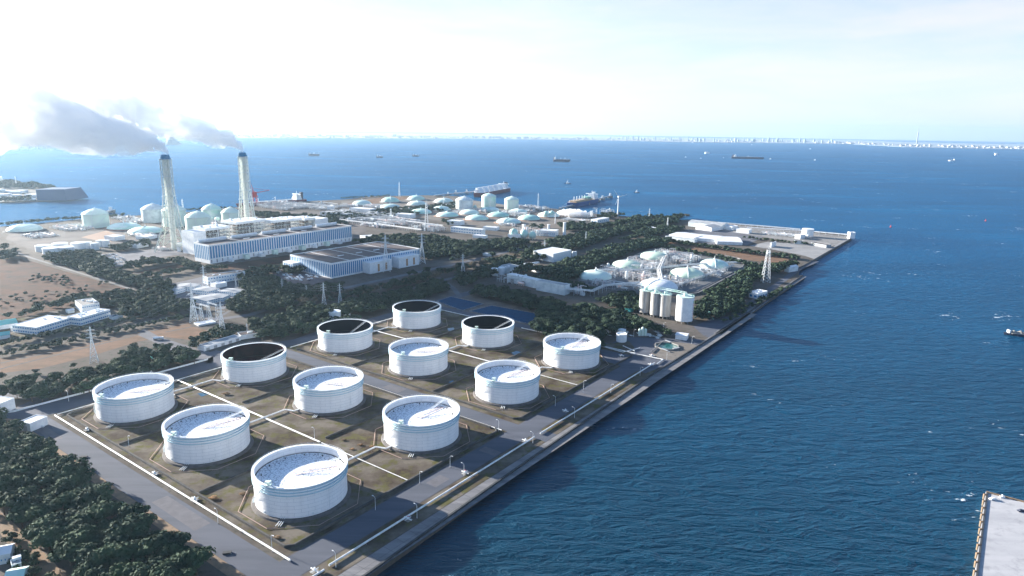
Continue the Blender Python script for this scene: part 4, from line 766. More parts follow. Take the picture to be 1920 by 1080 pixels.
def boiler(label, A, B, depth, h, solid=0.0, solid_side='l'):
    a = P(*A); b = P(*B); d = b-a; Lg = d.length; t = thing('boiler_house', label, 'boiler structure', a, math.atan2(d.y, d.x))
    x0 = 0; x1 = Lg
    if solid:
        s0, s1 = (0, Lg*solid) if solid_side == 'l' else (Lg*(1-solid), Lg); MB().box(s0, s1, 0, depth, 0, h).build('wall', 'white', t)
        for k in range(5): MB().box(s0+.15, s1-.15, -.06, .02, h*(.15+.16*k), h*(.15+.16*k)+.25).build('cladding_joint', 'roofgrey', t)
        if solid_side == 'l': x0 = s1+.3
        else: x1 = s0-.3
    nx = max(3, int((x1-x0)/7)); ny = max(2, int(depth/9)); nz = max(3, int(h/6.5)); f = MB()
    X = [x0+(x1-x0)*i/nx for i in range(nx+1)]; Y = [depth*i/ny for i in range(ny+1)]; Z = [h*i/nz for i in range(nz+1)]
    for x in X:
        for y in (Y[0], Y[-1]): f.bar((x, y, 0), (x, y, h), .45)
    for y in Y: f.bar((X[0], y, 0), (X[0], y, h), .45); f.bar((X[-1], y, 0), (X[-1], y, h), .45)
    for z in Z[1:]:
        for y in (0, depth): f.bar((X[0], y, z), (X[-1], y, z), .38)
        for x in (X[0], X[-1]): f.bar((x, 0, z), (x, depth, z), .38)
    for i in range(0, nx):
        for k in range(nz):
            if (i+k) % 2 == 0: f.bar((X[i], 0, Z[k]), (X[i+1], 0, Z[k+1]), .25)
            else: f.bar((X[i+1], 0, Z[k]), (X[i], 0, Z[k+1]), .25)
    f.build('frame', 'cream', t)
    for z in Z[1:-1]: MB().box(x0+.6, x1-.6, 2, depth-2, z-.1, z+.1).build('deck', 'roofgrey', t)
    MB().box(x0+(x1-x0)*.25, x0+(x1-x0)*.75, depth*.3, depth*.8, 2, h*.92).build('boiler_drum', 'drumbrown', t)
    MB().box(x0-1.5, x1+1.5, -1.5, depth+1.5, h, h+4.5).build('penthouse', 'white', t)
    for k in range(6): x = x0+(x1-x0)*random.uniform(.05, .85); y = depth*random.uniform(.1, .8); MB().box(x, x+3, y, y+2.5, h+4.5, h+4.5+random.uniform(1.5, 4)).build('roof_unit', 'wmetal', t)
    for k in range(5): x = x0+(x1-x0)*random.uniform(.1, .9); z = random.choice(Z[1:]); MB().bar((x, -1.2, 0), (x, -1.2, z), .55, 8).bar((x, -1.2, z), (x, 3, z), .55, 8).build('riser_pipe', 'pipe', t)
    return t
boiler('white walled boiler house at the near end of the turbine hall', (366, 478), (432, 468), 38, HT(400, 473, 432), .34)
boiler('open framed boiler house at the foot of the second chimney', (446, 463), (498, 455), 44, HT(470, 459, 418))
boiler('open framed boiler house in the middle behind the turbine hall', (510, 452), (566, 445), 40, HT(540, 448, 415)); boiler('boiler house with a white clad right half near the far end of the turbine hall', (573, 441), (616, 435), 40, HT(590, 438, 411), .58, 'r')
M['latt'] = mat('grey green lattice paint', (.46, .52, .46), .5)
def chimney(label, foot, h, base, top=7.6):
    c = P(*foot); t = thing('chimney', label, 'chimney', c, R(12)); hs = [0, 20, 42, 62, 82, 100, 118, 136, 152, h-8]
    def hw(z): return base*(1-z/46)+13.5*(z/46) if z < 46 else 13.5+(top-13.5)*min(1, (z-46)/60)
    cor = [(-1, -1), (1, -1), (1, 1), (-1, 1)]
    for sx_, sy_ in cor: MB().path([(sx_*hw(z), sy_*hw(z), z) for z in (0, 23, 46, 70, 106, h-8)], .75, 6).build('leg', 'cream', t)
    f = MB()
    for z0, z1 in zip(hs, hs[1:]):
        for k in range(4):
            p, q = cor[k], cor[(k+1) % 4]; A0 = (p[0]*hw(z0), p[1]*hw(z0), z0); A1 = (p[0]*hw(z1), p[1]*hw(z1), z1); B0 = (q[0]*hw(z0), q[1]*hw(z0), z0); B1 = (q[0]*hw(z1), q[1]*hw(z1), z1)
            f.bar(A1, B1, .45)
            if z0 < 40:
                m0 = [(a_+b_)/2 for a_, b_ in zip(A0, B0)]; m1 = [(a_+b_)/2 for a_, b_ in zip(A1, B1)]; f.bar(A0, m1, .45); f.bar(B0, m1, .45); f.bar([(a_+b_)/2 for a_, b_ in zip(A0, A1)], m1, .3); f.bar([(a_+b_)/2 for a_, b_ in zip(B0, B1)], m1, .3)
            else: f.bar(A0, B1, .38); f.bar(B0, A1, .38)
    f.build('lattice', 'latt', t)
    for i in range(3):
        a = R(30+120*i); MB().rings([(2.6, 0), (2.6, h-6)], 16, 3.3*math.cos(a), 3.3*math.sin(a)).build('flue', 'cream', t, True)
    for z in (82, 100, 118, 136, 152, h-9):
        m = MB(); w_ = hw(z)+1.6
        for k in range(4): p, q = cor[k], cor[(k+1) % 4]; m.bar((p[0]*w_, p[1]*w_, z), (q[0]*w_, q[1]*w_, z), .5); m.bar((p[0]*w_, p[1]*w_, z+1.3), (q[0]*w_, q[1]*w_, z+1.3), .15)
        m.build('platform', 'greywhite', t)
    MB().bar((hw(20), -hw(20), 0), (10.5, -9.5, h-10), .5, 6).build('elevator_rail', 'greywhite', t)
    MB().rings([(8.8, h-9), (8.8, h-7.5), (7.8, h-3), (6.6, h), (5.8, h)], 8).build('cap', 'capblue', t)
    return t
H1 = HT(320, 468, 290); H2 = HT(462, 447, 286)
c1 = chimney('nearer pale green lattice chimney with blue cap, on the left', (327, 468), H1, 27); c2 = chimney('farther pale green lattice chimney with blue cap, above the boiler house', (466, 447), H2, 27)
for (x, y), l in (((352, 470), 'white flue duct and fan house at the foot of the left chimney'), ((424, 458), 'pale duct building between the two chimneys')):
    t = thing('duct_house', l, 'duct building', P(x, y), R(20)); MB().box(-18, 18, -8, 8, 9, 15).build('duct', 'cream', t)
    for k in (-14, 0, 14): MB().box(k-3, k+3, -7, 7, 0, 9).build('fan_room', 'white', t)
    MB().bar((18, 0, 12), (32, 0, 4), 3, 10).build('inlet_pipe', 'cream', t, True)

# ---- storage of gas and oil behind
def dome_tank(label, cx, yb, wpx, hpx, dpx, m, sides=36, group='tall domed gas tanks'):
    k = MPP(cx, yb); r = wpx*k/2; c = P(cx, yb)+Vector((0, r*.55, 0)); h = hpx*k*1.02; d = dpx*k; t = thing('gas_tank', label, 'gas tank', c, 0, group)
    MB().rings([(r, 0), (r, h)], sides, cap=(False, False)).build('shell', m, t, True)
    MB().rings([(r+.4, h-.6), (r+.6, h), (r*.8, h+d*.42), (r*.5, h+d*.78), (r*.2, h+d*.97), (.1, h+d)], sides, cap=(False, False)).build('roof', m, t, True)
    MB().rings([(r+.9, h-1.2), (r+.9, h-.7)], sides).build('wind_girder', 'greywhite', t)
    MB().rings([(1.6, h+d-.3), (1.6, h+d+2)], 10).box(-4, 4, -.6, .6, h+d, h+d+.8).build('roof_platform', 'greywhite', t)
    s = MB(); p = None
    for i in range(18):
        a = R(-80+i*5); q = ((r+.8)*math.cos(a), (r+.8)*math.sin(a), h*i/17)
        if p: s.bar(p, q, .35, 4)
        p = q
    s.build('stair', 'greywhite', t)
    MB().bar((r*.3, -r-1, 0), (r*.3, -r-.6, h), .45, 6).path([(r*.3, -r-.6, h), (r*.2, -r*.5, h+d*.75), (0, 0, h+d+.4)], .45, 6).build('riser_pipe', 'wmetal', t)
    return t
for a in [('pale green domed gas tank farthest left, beside a small sphere', 173.7, 426, 44, 24, 9, 'palemint'), ('greyish domed gas tank left of the first chimney', 283, 417, 40, 24, 9, 'greywhite'), ('pale green domed gas tank half hidden by the left chimney', 323, 425, 41, 30, 9, 'palemint'),
          ('pale green domed gas tank just right of the left chimney', 367, 433, 44.5, 25, 10, 'palemint'), ('green tinted domed gas tank with conical roof behind the spheres', 394, 414, 35, 21, 9, 'mint'), ('pale green domed gas tank left of the second chimney', 430, 420, 33, 21, 9, 'palemint'),
          ('grey striped domed gas tank among the low domes', 870, 393.5, 32, 18, 6, 'greywhite'), ('mint domed gas tank with dark seam, middle of the three tall ones', 916, 388.5, 27, 20, 5, 'mint'), ('square looking mint gas tank, right of the three tall ones', 959, 392.5, 27, 18, 5, 'palemint')]: dome_tank(*a)
def low_dome(label, x0, x1, yt, yb, m, berm='conc', n=40):
    cx = (x0+x1)/2; k = MPP(cx, yb); r = (x1-x0)*k/2; c = P(cx, yb)+Vector((0, r*.86, 0)); dz = max(HT(cx, yb, yt)-r*.86*CAM_H/c.length, r*.25)
    t = thing('gas_dome', label, 'domed tank', c, random.uniform(0, 6), 'low domed underground gas tanks'); ht = dz*.84; b0 = dz*.16
    MB().rings([(r*1.22, 0), (r*1.12, b0*.8), (r*1.03, b0*.8)], n).build('berm', berm, t)
    MB().rings([(r*1.01, .2), (r*1.01, b0)], n, cap=(False, False)).build('ring_wall', 'greywhite', t)
    MB().rings([(r*math.sin(j*PI/2/9)+.05, b0+ht*math.cos(j*PI/2/9)) for j in range(9, -1, -1)], n, cap=(False, False)).build('roof', m, t, True)
    MB().rings([(1.4, b0+ht-.2), (1.4, b0+ht+2.4)], 8).bar((0, 0, b0+ht+2), (0, 0, b0+ht+6), .3).build('vent', 'wmetal', t)
    MB().path([(r*math.sin(j*PI/2/6)+.2, 0, b0+ht*math.cos(j*PI/2/6)+.5) for j in range(6, -1, -1)], .4, 5).build('riser_pipe', 'wmetal', t)
    MB().path([(-r*.3*math.sin(j*PI/2/6)-.2, -r*.95*math.sin(j*PI/2/6), b0+ht*math.cos(j*PI/2/6)+.5) for j in range(6, -1, -1)], .35, 5).build('ladder', 'greywhite', t)
    return t
M['clay'] = mat('red brown berm', (.28, .17, .12), .9, (.2, .13, .1), .2)
Z3 = lambda x0, x1, yt, yb: (600+x0/4, 600+x1/4, 320+yt/4, 320+yb/4)
low_dome('low mint dome at the far left edge of the works', 0, 58, 420.5, 436, 'palemint', 'dark'); low_dome('low mint dome behind the tan slope', 190, 248, 418, 431.5, 'mint', 'clay'); low_dome('low mint dome in front of the tan slope, nearer the left chimney', 229, 290, 425, 439.5, 'mint', 'dark')
for i, (x0, x1, yt, yb, mm, l) in enumerate([(232, 372, 220, 262, 'palemint', 'farthest left of the dome field, beside trees'), (450, 585, 197, 240, 'teal', 'deep mint, back row left'), (440, 590, 248, 287, 'palemint', 'pale, in front of the deep mint one'), (650, 780, 185, 223, 'mint', 'in the back row, second from left'), (648, 790, 225, 263, 'palemint', 'pale, second row beside the striped mast'),
        (850, 993, 205, 242, 'palemint', 'pale, left of the grey striped tank'), (835, 975, 265, 303, 'mint', 'in front of the dark trees, left middle'), (665, 830, 285, 328, 'mint', 'behind the white pump house, left front'), (862, 1033, 308, 350, 'mint', 'on a brown berm, front row left'), (1040, 1192, 292, 333, 'palemint', 'pale, centre of the field'),
        (1195, 1345, 272, 310, 'mint', 'behind the centre, below the tall tanks'), (1085, 1262, 330, 376, 'mint', 'front row, second from left'), (1255, 1420, 308, 350, 'teal', 'deep mint, right of centre'), (1320, 1508, 355, 402, 'mint', 'nearest, biggest, above the green vessels'), (1410, 1560, 287, 326, 'palemint', 'pale, below the square tank'),
        (1485, 1655, 330, 376, 'teal', 'deep mint, front row right'), (1635, 1803, 308, 352, 'palemint', 'pale, right part with a small mast'), (1780, 1935, 295, 333, 'palemint', 'farthest right, beside the drifting steam')]):
    low_dome('low domed tank '+l, *Z3(x0, x1, yt, yb), mm, 'clay' if yt > 280 else 'conc')
def sphere_tank(label, cx, cy, rpx, m='mint'):
    k = MPP(cx, cy+rpx); r = rpx*k; c = P(cx, cy+rpx*1.1); t = thing('sphere_tank', label, 'sphere tank', c, 0, 'spherical gas holders'); zc = r*1.15
    MB().sphere((0, 0, zc), r, 24, 12).build('shell', m, t, True)
    for i in range(8): a = PI*i/4; MB().bar((r*.95*math.cos(a), r*.95*math.sin(a), 0), (r*.95*math.cos(a), r*.95*math.sin(a), zc), .35, 5).build('leg', 'wmetal', t)
    MB().box(-1.5, 1.5, -1.5, 1.5, zc+r-.3, zc+r+1).build('top_platform', 'greywhite', t)
for a in (('small white sphere beside the farthest left gas tank', 195.5, 417, 5.5, 'palemint'), ('small sphere between the gas tanks, left of a pair', 397.5, 411, 5.2, 'palemint'), ('small sphere between the gas tanks, right of a pair', 408.3, 412, 5.2, 'palemint'), ('mint sphere at the shore, left of a pair', 1023.7, 401.5, 5.5), ('mint sphere at the shore, right of a pair', 1034.7, 401, 5.8),
          ('mint sphere in front of the white plant, middle of three vessels', 982.5, 439, 8), ('mint sphere in front of the white plant, right of three vessels', 998, 441, 7), ('tiny mint sphere beside the grey striped tank', 890.5, 388.5, 3.6)): sphere_tank(*a)
t = thing('gas_vessel', 'tall mint round topped vessel left of the two mint spheres', 'gas vessel', P(963, 446)); k = MPP(963, 446); MB().rings([(8*k, 0), (8*k, 12*k), (6.5*k, 15*k), (3.5*k, 17*k), (.1, 17.8*k)], 24).build('shell', 'mint', t, True); MB().box(-1, 1, -8.6*k, -8*k, 0, 12*k).build('ladder', 'greywhite', t)
wt = [(77, 472, 26, 11), (90.5, 476, 27, 10), (108, 466, 26, 9), (120, 474, 26, 10), (144, 467, 26, 11), (163, 466, 13, 12), (176, 468, 14, 12), (186, 463, 12, 12), (197, 463, 13, 12)]
for i, (cx, yb, w_, hp) in enumerate(wt):
    k = MPP(cx, yb); t = thing('oil_tank', 'small white flat roofed oil tank of the row behind the tree belt, number '+str(i+1), 'oil tank', P(cx, yb)+Vector((0, w_*k*.3, 0)), 0, 'small white oil tanks in a row')
    t['label'] = 'small white oil tank behind the tree belt, ' + ['leftmost of the wide ones', 'nearest of the wide ones', 'second wide one in the rear', 'between two wide ones near the middle', 'rightmost of the wide ones', 'slim, first of the slim four', 'slim, in front of the slim four', 'slim, third of the slim four', 'slim, rightmost, nearest the slope'][i]
    r = w_*k/2; h = hp*k; MB().rings([(r, 0), (r, h)], 32, cap=(True, False)).build('shell', 'white', t, True); MB().rings([(r+.4, h-.3), (r+.4, h), (.1, h+r*.12)], 32, cap=(False, False)).build('roof', 'white', t, True); MB().bar((r+.5, -1, 0), (r*.7, -r*.8, h), .3).build('stair', 'greywhite', t)
def drum(label, cx, yb, w_, hp, m='white', open_=False):
    k = MPP(cx, yb); r = w_*k/2; h = hp*k; t = thing('drum_tank', label, 'tank', P(cx, yb)+Vector((0, r*.8, 0))); MB().rings([(r, 0), (r, h)], 32, cap=(True, False)).build('shell', m, t, True)
    MB().rings([(r+.35, h-.3), (r+.35, h+.1), (r-.4, h+.1), (r-.4, h-.6 if open_ else h+.1), (.1, h-.6 if open_ else h+.9)], 32, cap=(False, False)).build('roof', m, t, True); MB().bar((-r*.9, -r*.55, 0), (r*.1, -r-.4, h), .18).build('stair', 'greywhite', t); MB().bar((r+.2, 0, 0), (r+.2, 0, h+1), .2).build('riser_pipe', 'wmetal', t); return t
drum('small plain white drum tank on its own behind the dark roofed tank', 625, 603, 23, 18); drum('white ribbed tank standing on the far pier', 1517, 445, 20.5, 15); drum('nearer of the two small white tanks in the pump yard', 1166, 642, 19, 15, 'white', True); drum('farther, higher placed of the two small white yard tanks', 1166.5, 631, 14, 12, 'white', True)
for i, x in enumerate((1199, 1204.5, 1210)):
    k = MPP(x, 630); t = thing('column_vessel', 'slim pale column vessel of the pump yard, '+['left', 'middle and tallest', 'right'][i]+' of three', 'vessel', P(x, 630)); MB().rings([(1.6, 0), (1.6, 8+2*(i == 1)), (.4, 9+2*(i == 1))], 14).build('shell', 'palemint', t, True); MB().rings([(2.1, 0), (2.1, .6)], 12).build('plinth', 'conc', t)
# pump yard: octagonal pit, bent pipes
t = thing('separator_pit', 'octagonal concrete pit with green water in the pump yard', 'pit', P(1250, 650)); q8 = [(13.5*math.cos(R(45*i+10)), 13.5*math.sin(R(45*i+10)), 0) for i in range(9)]
for i in range(8): MB().prism(wide([Vector(q8[i]), Vector(q8[i+1])], 1.1), 0, 1.5).build('pit_wall', 'conc', t)
MB().add([(x*.97, y*.97, .35) for x, y, z in q8[:8]], [tuple(range(8))]).build('pit_water', mat('green pond water', (.02, .10, .10), .1), t)
for a in (R(215), R(30), R(120)): MB().box(-1.1, 1.1, 0, 9, 1.4, 1.8).build('walkway', 'roofgrey', t).rotation_euler = (0, 0, a); t.children[-1].location = (14*math.sin(-a)*-1, 14*math.cos(a), 0)
sheet('ground', [(1215, 668), (1250, 640), (1300, 645), (1310, 650), (1272, 678)], .09, 'soil'); sheet('ground', [(1128, 646), (1180, 640), (1192, 655), (1180, 666), (1128, 655)], .085, 'field')
pipeline('pipeline', [P(1182, 664), P(1205, 668), P(1243, 676), P(1232, 684)], .55, 'pipe', 'thick bent white pipe with red valve at the pump yard road', 'pipeline', 9); pipeline('pipeline', [P(1125, 650), P(1168, 662), P(1200, 654)], .45, 'pipe', 'white pipe along the pump yard front by the last tank', 'pipeline', 9); pipeline('pipeline', [P(1168, 650), P(1190, 660)], .45, 'pipe', 'short white branch pipe by the twin yard tanks', 'pipeline', 9)
pipeline('pipeline', [P(1220, 662), P(1238, 646), P(1245, 640)], .5, 'conc', 'concrete channel pipe leading to the octagonal pit', 'pipeline', 9)
for i in range(14): 
    x = 1140+random.random()*100; y = 622+random.random()*14; s_ = random.uniform(.8, 2.2); o = MB().box(-s_, s_, -s_*.6, s_*.6, 0, s_).bar((-s_-2, 0, s_*.6), (s_+2, 0, s_*.6), .25, 6).build('pump_unit', random.choice(('white', 'greywhite', 'wmetal'))); o.location = P(x, y); o.rotation_euler = (0, 0, GA); setp(o, 'small pump unit standing in the pump yard behind the last oil tank', 'pump', 'pump units of the yard')

# ---- silos
def silo(label, cx, yb, w_, h, m):
    k = MPP(cx, yb); r = w_*k/2; t = thing('silo', label, 'silo', P(cx, yb)+Vector((0, r*.7, 0))); MB().rings([(r, 3), (r, h)], 36).build('shell', m, t, True)
    MB().rings([(r+.5, h), (r+.5, h+.6)], 36).build('roof', 'palemint', t); mm = MB()
    for i in range(28): a = 2*PI*i/28; mm.bar((r*math.cos(a), r*math.sin(a), h+.6), (r*math.cos(a), r*math.sin(a), h+1.8), .07, 3)
    mm.path([(r*math.cos(2*PI*i/28), r*math.sin(2*PI*i/28), h+1.8) for i in range(29)], .09, 3).build('railing', 'green', t)
    MB().box(-2, 2, -1.6, 1.6, h+.6, h+4).build('filter_house', 'mint', t)
    for i in range(8): a = PI*i/4+.3; MB().bar((r*.9*math.cos(a), r*.9*math.sin(a), 0), (r*.9*math.cos(a), r*.9*math.sin(a), 3), .6, 6).build('leg', 'conc', t)
    return t, r
S = [silo('bare concrete silo at the left end of the row', 1210, 590, 22, 31, 'silo'), silo('bare concrete silo, second and half hidden in the row', 1229, 595, 19, 31, 'silo'), silo('lighter bare concrete silo beside the white one', 1247, 598, 21.5, 31, 'silo'), silo('big white painted silo with red lettering down its side', 1284.5, 607, 32, 33, 'white')]
s4, r4 = S[3]
for i in range(9):                                          # red vertical lettering, a column of small characters
    a = R(-38); z = 27-i*2.5; m = MB(); rr = r4+.08
    def pt(da, dz): return (rr*math.cos(a+da), rr*math.sin(a+da), z+dz)
    def st(d0, z0, d1, z1): m.bar(pt(d0, z0), pt(d1, z1), .16, 4)
    if i == 0: st(-.05, 0, .05, 0); st(.05, 0, .05, 1.6); st(.05, 1.6, -.05, 1.6); st(-.05, 1.6, -.05, 0)
    else: st(-.06, 1.5, .06, 1.5); st(0, 1.7, 0, 0); st(-.05, .7, .05, .7); st(-.06, 0, -.02, .5) if i % 2 else st(.06, 0, .02, .5)
    m.build('letter', 'red' if i else 'green', s4)
t = thing('conveyor_bridge', 'pale green conveyor bridge running over the silo tops', 'conveyor', (0, 0, 0)); tops = [Vector((s.location.x, s.location.y, 36.5)) for s, r in S]; tops = [tops[0]+(tops[0]-tops[1])*.5]+tops; t.location = (tops[0].x, tops[0].y, 0)
for a, b in zip(tops, tops[1:]):
    a = a-t.location; b = b-t.location; n_ = (b-a).cross(Vector((0, 0, 1))).normalized()*1.3; m = MB()
    for o_ in (n_, -n_): m.bar(a+o_, b+o_, .25); m.bar(a+o_+Vector((0, 0, 2)), b+o_+Vector((0, 0, 2)), .2)
    for i in range(7): q = a.lerp(b, i/6); q2 = a.lerp(b, min(1, (i+1)/6)); m.bar(q+n_, q-n_, .2); m.bar(q+n_, q2+n_+Vector((0, 0, 2)), .15); m.bar(q-n_, q2-n_+Vector((0, 0, 2)), .15)
    m.build('truss', 'mint', t); MB().prism([tuple(v) for v in wide([a, b], 2.2)], 36.3, 36.6).build('deck', 'mint', t)
for a, b in ((tops[-1], tops[-1]+Vector((8, -2, 0))),): MB().bar(b-t.location-Vector((0, 0, 36)), b-t.location, .5).build('leg', 'green', t)
t = thing('conveyor', 'green inclined conveyor on the ground beside the white silo', 'conveyor', P(1302, 600)); e = P(1330, 596)-P(1302, 600); MB().bar((0, 0, 3), (e.x, e.y, 8), .8).build('gallery', 'green', t); MB().bar((e.x, e.y, 8), (e.x+3, e.y-8, 0), .4).build('leg', 'green', t)
# ---- pylons
def pylon_proto(h=40, arms=3):
    t = thing('pylon', '', 'pylon', group='steel lattice pylons'); b0 = h*.095; f = MB(); cor = [(-1, -1), (1, -1), (1, 1), (-1, 1)]
    hw = lambda z: b0*(1-z/(h*.62))+h*.022*(z/(h*.62)) if z < h*.62 else h*.022*(1-(z/h-.62)*1.6)
    zs = [0, .14, .27, .38, .48, .56, .62, .69, .76, .83, .9, .96]
    for sx_, sy_ in cor: MB().path([(sx_*hw(z*h), sy_*hw(z*h), z*h) for z in (0, .62, .96)], .2, 4).build('leg', 'wmetal', t)
    for z0, z1 in zip(zs, zs[1:]):
        for k in range(4):
            p, q = cor[k], cor[(k+1) % 4]; a0, a1 = hw(z0*h), hw(z1*h); f.bar((p[0]*a0, p[1]*a0, z0*h), (q[0]*a1, q[1]*a1, z1*h), .13, 3); f.bar((q[0]*a0, q[1]*a0, z0*h), (p[0]*a1, p[1]*a1, z1*h), .13, 3); f.bar((p[0]*a1, p[1]*a1, z1*h), (q[0]*a1, q[1]*a1, z1*h), .13, 3)
    f.bar((0, 0, .95*h), (0, 0, h), .18); f.build('lattice', 'wmetal', t)
    for k in range(arms):
        z = h*(.68+.1*k); L_ = h*(.12-.012*k); m = MB()
        for s_ in (-1, 1): m.bar((0, .5, z), (s_*L_, 0, z+.3), .14, 3); m.bar((0, -.5, z), (s_*L_, 0, z+.3), .14, 3); m.bar((0, 0, z+1.6), (s_*L_, 0, z+.3), .12, 3)
        m.build('cross_arm', 'wmetal', t)
        for s_ in (-1, 1): MB().rings([(.18, z-1.5), (.18, z+.2)], 6, s_*L_, 0).build('insulator', 'conc', t)
    return t
pp = pylon_proto(); firstp = True; PY = []
for x, yb, yt, rz, l in [(177, 680, 611, .5, 'white, standing alone in the grove by the tan strip'), (417.5, 626, 565, .5, 'behind the guard building'), (364, 603, 530, .4, 'left of the portal frames at the end of the tan strip'), (384, 542, 497, .4, 'with wide top among the office blocks'), (443, 541, 518, .4, 'short, at the corner of the long white office'), (459, 528, 506, .4, 'short, behind the long white office'),
        (530, 551, 522, .3, 'in the woods, farthest left of the four'), (575, 556, 534, .3, 'short, in the woods, second of the four'), (608, 575, 529, .3, 'in the woods, third of the four'), (638, 571, 531, .3, 'in the woods, rightmost of the four'), (724, 509, 439, .35, 'large, before the annexes of the dark roofed hall'), (791.5, 494, 437, .35, 'at the right end of the dark roofed hall'),
        (868, 512, 475, .3, 'alone in the middle of the wood belt'), (1021, 473, 449, .3, 'small, beyond the pale store'), (1098, 457, 433, .3, 'small, beside the far public road'), (464, 625, 606, .2, 'tiny, by the trees of the guard building')]:
    h = HT(x, yb, yt); loc = P(x, yb); lb = 'lattice pylon '+l; s_ = h/40
    o = pp if firstp else clone(pp, loc, rz, lb)
    if firstp: pp.location = loc; pp.rotation_euler = (0, 0, rz); pp['label'] = lb; firstp = False
    o.scale = (s_,)*3; PY.append((o, s_, rz))
def wires(i, j, l):
    a, sa, ra = PY[i]; b, sb, rb = PY[j]; t = thing('power_line', l, 'power line', tuple(a.location))
    for k in range(3):
        for s_ in (-1, 1):
            za, zb = 40*(.68+.1*k)*sa, 40*(.68+.1*k)*sb; L_ = 40*(.12-.012*k)*s_
            p = Vector((L_*sa*math.cos(ra), L_*sa*math.sin(ra), za-1)); q = Vector(b.location)-Vector(a.location)+Vector((L_*sb*math.cos(rb), L_*sb*math.sin(rb), zb-1))
            MB().path([p.lerp(q, u/10)-Vector((0, 0, 4*(1-(2*u/10-1)**2)*min(1, (q-p).length/150))) for u in range(11)], .05, 3).build('wire', 'roofgrey', t)
wires(8, 9, 'power lines between the two right pylons in the woods'); wires(0, 2, 'power lines crossing over the tan strip'); wires(10, 11, 'power lines in front of the dark roofed hall'); wires(6, 8, 'power lines over the woods to the left pylon')
for i, (x, y) in enumerate(((372, 606), (386, 602), (400, 598))):
    t = thing('portal_frame', 'steel portal frame at the end of the tan strip, '+['left', 'middle', 'right'][i]+' of three', 'gantry', P(x, y), GA); m = MB()
    for sx_ in (-9, 9):
        for sy_ in (-1.5, 1.5): m.bar((sx_*1.2, sy_*2, 0), (sx_, sy_*.5, 20), .25)
        for z in range(0, 20, 4): m.bar((sx_*1.1, -2, z), (sx_*1.05, 1.5, z+4), .14, 3); m.bar((sx_*1.1, 2, z), (sx_*1.05, -1.5, z+4), .14, 3)
    m.build('leg', 'wmetal', t); m = MB()
    for z in (18.5, 20): m.bar((-10, 0, z), (10, 0, z), .22)
    for k in range(10): m.bar((-10+2*k, 0, 18.5), (-9+2*k, 0, 20), .12, 3); m.bar((-9+2*k, 0, 20), (-8+2*k, 0, 18.5), .12, 3)
    m.build('beam', 'wmetal', t)
def mast(x, yb, yt, label, b0=2.6, dish=False, m_='wmetal'):
    h = HT(x, yb, yt); t = thing('lattice_mast', label, 'mast', P(x, yb)); f = MB(); cor = [(-1, -1), (1, -1), (1, 1), (-1, 1)]; n = int(h/5); hw = lambda z: b0*(1-z/h*.65)
    for sx_, sy_ in cor: MB().bar((sx_*hw(0), sy_*hw(0), 0), (sx_*hw(h), sy_*hw(h), h), .25, 4).build('leg', m_, t)
    for i in range(n):
        z0, z1 = h*i/n, h*(i+1)/n
        for k in range(4): p, q = cor[k], cor[(k+1) % 4]; f.bar((p[0]*hw(z0), p[1]*hw(z0), z0), (q[0]*hw(z1), q[1]*hw(z1), z1), .16, 3); f.bar((q[0]*hw(z0), q[1]*hw(z0), z0), (p[0]*hw(z1), p[1]*hw(z1), z1), .16, 3)
    f.bar((0, 0, h), (0, 0, h*1.06), .15); f.build('lattice', m_, t)
    for k in range(3 if dish else 1): z = h*(.9-.1*k); MB().rings([(hw(z)+1.3, z), (hw(z)+1.3, z+.4)], 12).build('platform', m_, t)
    if dish:
        for k in range(4): a = k*1.6; MB().bar((3*math.cos(a), 3*math.sin(a), h*.85-k*3), (3.8*math.cos(a), 3.8*math.sin(a), h*.85-k*3), 1.3, 12).build('dish', 'white', t)
for a in (((1435, 529, 468), 'tall white tapering lattice tower beside the quay road', 5.6), ((800, 433, 379), 'white communication mast with dishes in front of the dome field', 4, True), ((733, 411, 391), 'short white mast in front of the dome field', 2.5), ((749, 369, 342), 'thin far mast on the bare point', 2.2), ((1009, 391, 363), 'thin white mast on the shore behind the domes', 2.2),
          ((1251, 431, 408), 'thin mast among the trees behind the sheds', 1.6), ((1217, 412, 391), 'faint thin mast at the shore by the wind turbine', 1.4), ((344, 400, 374), 'thin lattice mast right of the left chimney', 2)): mast(*a[0], *a[1:])
for x, yb, yt, l in ((1058, 442, 417, 'white round stack of the plant behind the green vessels'), (1028.5, 436, 421, 'smaller white stack at the right of the plant'), (982, 432, 420.5, 'white square tower of the plant behind the green vessels'), (1041, 419, 401, 'thin white pole before the pale dome'), (832, 385, 372, 'thin white pole by the pale dome')):
    h = HT(x, yb, yt); t = thing('stack', l, 'stack', P(x, yb)); w_ = 1.0 if 'pole' in l else 4.5 if 'square' in l else 3.4; MB().rings([(w_*1.15, 0), (w_, h*.2), (w_*.9, h)], 4 if 'square' in l else 16).build('shaft', 'white', t, True); MB().rings([(w_*1.2, h-1), (w_*1.2, h-.5)], 12).build('ring_platform', 'wmetal', t)
